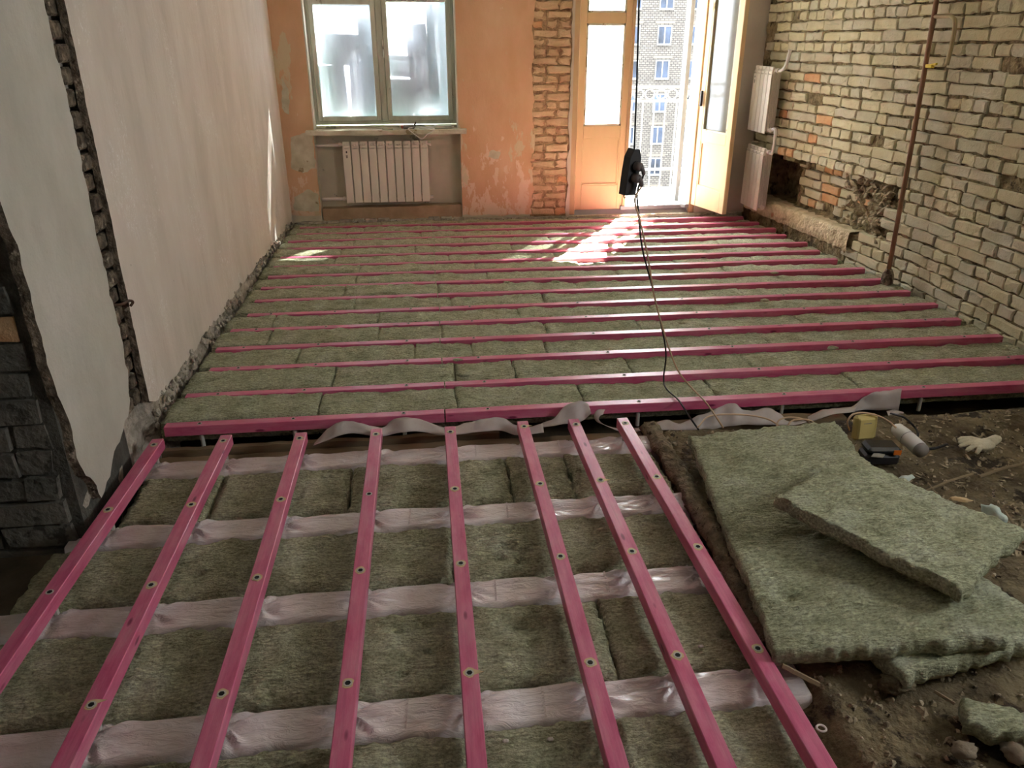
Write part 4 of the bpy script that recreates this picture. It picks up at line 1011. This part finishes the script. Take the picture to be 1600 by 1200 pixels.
m = MB(); p0 = atZ(1222, 1040, -.01); p1 = atZ(1280, 1070, -.04); m.tube([p0, p1], .008, 5); tag(m.build('lath', WOODO), 'short pale lath poking out below the large loose slab', 'stick')
m = MB(); p0 = atZ(1460, 1080, -.03); p1 = atZ(1492, 1100, -.03); m.tube([p0, p1], .005, 5); tag(m.build('wire_stub', WOODO), 'thin stick leading to the lower right wool offcut', 'stick')

# ---- small tools
def box_at(M, *a, **k): pass
c = atZ(1354, 688, -.045); g = empty('socket_box', c); tag(g, 'cream plastic socket box standing upright behind the large loose slab', 'socket box')
Mx = Matrix.Translation(c) @ Matrix.Rotation(.06, 4, 'Z') @ Matrix.Rotation(-.12, 4, 'X')
m = MB(); m.bbox(-.062, .050, -.0, .035, 0, .118, .012, 0, Mx); m.build('housing', CREAMP, g)
m = MB(); m.bbox(-.052, .030, -.010, .004, .008, .108, .006, 0, Mx); m.build('cover', CREAMP, g)
m = MB(); m.box(-.03, .008, -.0106, -.010, .083, .086, 0, Mx); m.build('slot', GREYP, g)
c = atZ(1420, 690, -.03); g = empty('cord_socket', c); tag(g, 'white cable socket with grey end lying on the soil', 'socket')
a0 = atZ(1399, 668, .02); a1 = atZ(1442, 706, .0)
d_ = (a1 - a0)
m = MB(); m.tube([a0, a0 + d_ * .06, a0 + d_ * .3, a0 + d_ * .88], [.020, .029, .033, .033], 14); m.build('body', WHITEP, g, True)
m = MB(); m.tube([a0 + d_ * .86, a0 + d_ * 1.0], [.0325, .030], 14); m.build('end_cap', GREYP, g, True)
m = MB(); q_ = a0 + d_ * .45; m.ring(q_, d_, .0332, .0012, 20, 5); m.build('seam', GREYP, g)
c = atZ(1378, 728, -.055); g = empty('battery_pack', c); tag(g, 'black battery pack with an orange patch next to the large loose slab', 'battery')
Mx = Matrix.Translation(c) @ Matrix.Rotation(-.12, 4, 'Z')
m = MB(); m.bbox(-.075, .072, -.0, .085, 0, .05, .010, 0, Mx); m.build('case', DARK, g)
m = MB(); m.bbox(-.070, .070, -.004, .085, .052, .085, .012, 0, Mx); m.build('top_shell', simple('glossy_black', lin(24,28,34), None, 4, .2, 0, spec=.6), g)
m = MB(); m.box(.035, .066, -.0065, -.004, .056, .078, 0, Mx); m.build('orange_patch', ORANGEP, g)
m = MB(); m.poly([Mx @ Vector(q) for q in ((-.06, -.012, .051), (-.01, -.012, .046), (-.0, -.005, .056), (-.045, .0, .062))], (0, 0, .003)); m.build('tape_tag', simple('grey_tape', lin(170,164,150)), g)
# glove: palm, four fingers and thumb merged into one knitted skin
c = atZ(1535, 702, -.045)
m = MB()
def blob(mb, p, s):
    bm = bmesh.new(); bmesh.ops.create_icosphere(bm, subdivisions=2, radius=1)
    bm.verts.index_update(); mb.add([Vector((v.co.x * s[0], v.co.y * s[1], v.co.z * s[2])) + Vector(p) for v in bm.verts], [[v.index for v in f.verts] for f in bm.faces]); bm.free()
blob(m, c + Vector((.0, .0, .022)), (.052, .038, .020)); blob(m, c + Vector((.04, .022, .022)), (.045, .028, .017))
m.tube([c + Vector((.04, .02, .02)), c + Vector((.09, .045, .02)), c + Vector((.115, .055, .016))], [.024, .022, .014], 10)
for q, (dx, dy) in enumerate(((-.030, .030), (-.036, .012), (-.034, -.006), (-.026, -.022))):
    b0 = c + Vector((dx, dy, .022)); ln = [.055, .065, .062, .05][q]; an = [2.75, 3.05, 3.4, 3.75][q]
    dr = Vector((math.cos(an), math.sin(an), 0))
    m.tube([b0 - dr * .02, b0 + dr * ln * .4 + Vector((0, 0, .005)), b0 + dr * ln * .8 + Vector((0, 0, -.006)), b0 + dr * ln + Vector((0, 0, -.012))], [.0115, .011, .010, .007], 8)
m.tube([c + Vector((.01, .03, .022)), c + Vector((-.02, .058, .024)), c + Vector((-.05, .072, .018)), c + Vector((-.068, .074, .012))], [.014, .0125, .011, .008], 8)
o = m.build('work_glove', KNIT, None, True)
md = o.modifiers.new('knit', 'REMESH'); md.mode = 'VOXEL'; md.voxel_size = .0035; md.use_smooth_shade = True
tag(o, 'cream knitted work glove lying palm down on the soil heap', 'glove')
# cables by the partition gap
tube_obj('loose_wire', [atZ(1090, 668, -.03), atY(1110, 650, 3.09), atY(1160, 648, 3.09), atY(1200, 655, 3.07), atZ(1230, 672, -.04), atZ(1262, 672, -.04)], .004, WIRE, 'beige wire arching left of the loops behind the large slab', 'wire')
tube_obj('loose_wire', [atZ(1214, 673, -.04), atY(1216, 658, 3.02), atY(1232, 652, 3.03), atY(1255, 655, 3.02), atY(1270, 664, 3.0), atZ(1286, 672, -.03)], .004, WIRE, 'beige wire loop closest to the middle behind the large slab', 'wire')
tube_obj('loose_wire', [atZ(1230, 674, -.04), atY(1234, 660, 3.0), atY(1248, 655, 3.0), atY(1268, 658, 3.0), atZ(1284, 674, -.04)], .004, WIRE, 'smaller beige wire loop in front of the middle loop', 'wire')
tube_obj('loose_wire', [atZ(1327, 672, -.03), atY(1324, 660, 2.87), atY(1332, 648, 2.87), atY(1348, 645, 2.87), atY(1370, 649, 2.86), atY(1388, 658, 2.83), atY(1400, 668, 2.78)], .0042, WIRE, 'beige wire arching over the cream socket box to the white socket', 'wire')
tube_obj('loose_wire', [atZ(1392, 646, -.02), atY(1412, 652, 2.9), atZ(1426, 664, -.02), atZ(1434, 676, -.025), atZ(1432, 690, -.03)], .005, BLACKCORD, 'dark cord curving behind the white cable socket', 'wire')
tube_obj('loose_wire', [atZ(1445, 702, -.03), atZ(1462, 700, -.025), atZ(1480, 694, -.02)], .006, BLACKCORD, 'dark cord stub to the right of the white cable socket', 'wire')

# ---- hanging socket strip
top = atY(991, 232, 3.3); bot = atY(980, 304, 3.3)
g = empty('socket_strip', bot); tag(g, 'black multi-socket strip hanging from its cord in front of the balcony door', 'socket strip')
ax = (top - bot).normalized(); sx = Vector((1, 0, 0)); sx = (sx - ax * sx.dot(ax)).normalized(); sy = ax.cross(sx)
tw = Matrix.Rotation(math.radians(28), 3, ax); sx = tw @ sx; sy = tw @ sy
Mx = Matrix(((sx.x, sy.x, ax.x, bot.x), (sx.y, sy.y, ax.y, bot.y), (sx.z, sy.z, ax.z, bot.z), (0, 0, 0, 1)))
Ls = (top - bot).length
m = MB(); m.poly([Mx @ Vector(q) for q in ((-.030, -.02, .0), (.030, -.02, .0), (.032, -.02, Ls * .5), (.030, -.02, Ls * .82), (.014, -.02, Ls), (-.014, -.02, Ls), (-.030, -.02, Ls * .82), (-.032, -.02, Ls * .5))], sy * .042); m.build('housing', DARK, g)
for zz in (.30, .55):
    m = MB(); p0 = Mx @ Vector((.004, -.02, Ls * zz + .018)); m.tube([p0, p0 - sy * .003], .021, 14); m.build('socket_face', simple('matte_black', lin(20,20,22), None, 4, .8, 0), g)
    m = MB(); m.tube([p0 - sy * .002, p0 - sy * .028, p0 - sy * .038], [.019, .019, .012], 12); m.tube(cr([p0 - sy * .03, p0 - sy * .036 + sx * .012 - ax * .012, p0 - sy * .034 + sx * .022 - ax * .03], 4), [.011] * 4 + [.009] * 4 + [.006], 8); m.build('plug', simple('grey_rubber', lin(112,104,102), None, 4, .6, 0), g, True)
m = MB(); m.ring(Mx @ Vector((-.01, 0, -.004)), sy, .010, .0022, 14, 5); m.build('hanging_loop', BLACKCORD, g)
m = MB(); m.tube([top, top + Vector((-.006, 0, .25)), top + Vector((-.03, 0, .9)), top + Vector((-.04, 0, ZC - top.z))], .0038, 6); m.build('supply_cord', BLACKCORD, g, True)
pl = [Mx @ Vector((.004, -.02, Ls * zz + .018)) - sy * .034 + sx * .022 - ax * .03 for zz in (.55, .30)]
tube_obj('appliance_cord', [pl[0], atY(996, 300, 3.26), atY(998, 335, 3.27), atY(1004, 390, 3.32), atY(1022, 460, 3.42), atY(1040, 545, 3.50), atZ(1037, 590, .01), atZ(1041, 607, .006), atZ(1060, 625, .012), atZ(1075, 648, -.0), atZ(1092, 672, -.05)], .0042, BLACKCORD, 'left of two cords falling from the socket strip to the first cross batten', 'cord')
tube_obj('appliance_cord', [pl[1], atY(992, 312, 3.25), atY(1000, 345, 3.26), atY(1012, 400, 3.3), atY(1024, 470, 3.38), atY(1044, 540, 3.44), atY(1060, 580, 3.46), atZ(1080, 605, .015), atZ(1104, 630, .012), atZ(1130, 668, -.02)], .0042, WIRE, 'right of two cords falling from the socket strip, ending near the loose slab', 'cord')
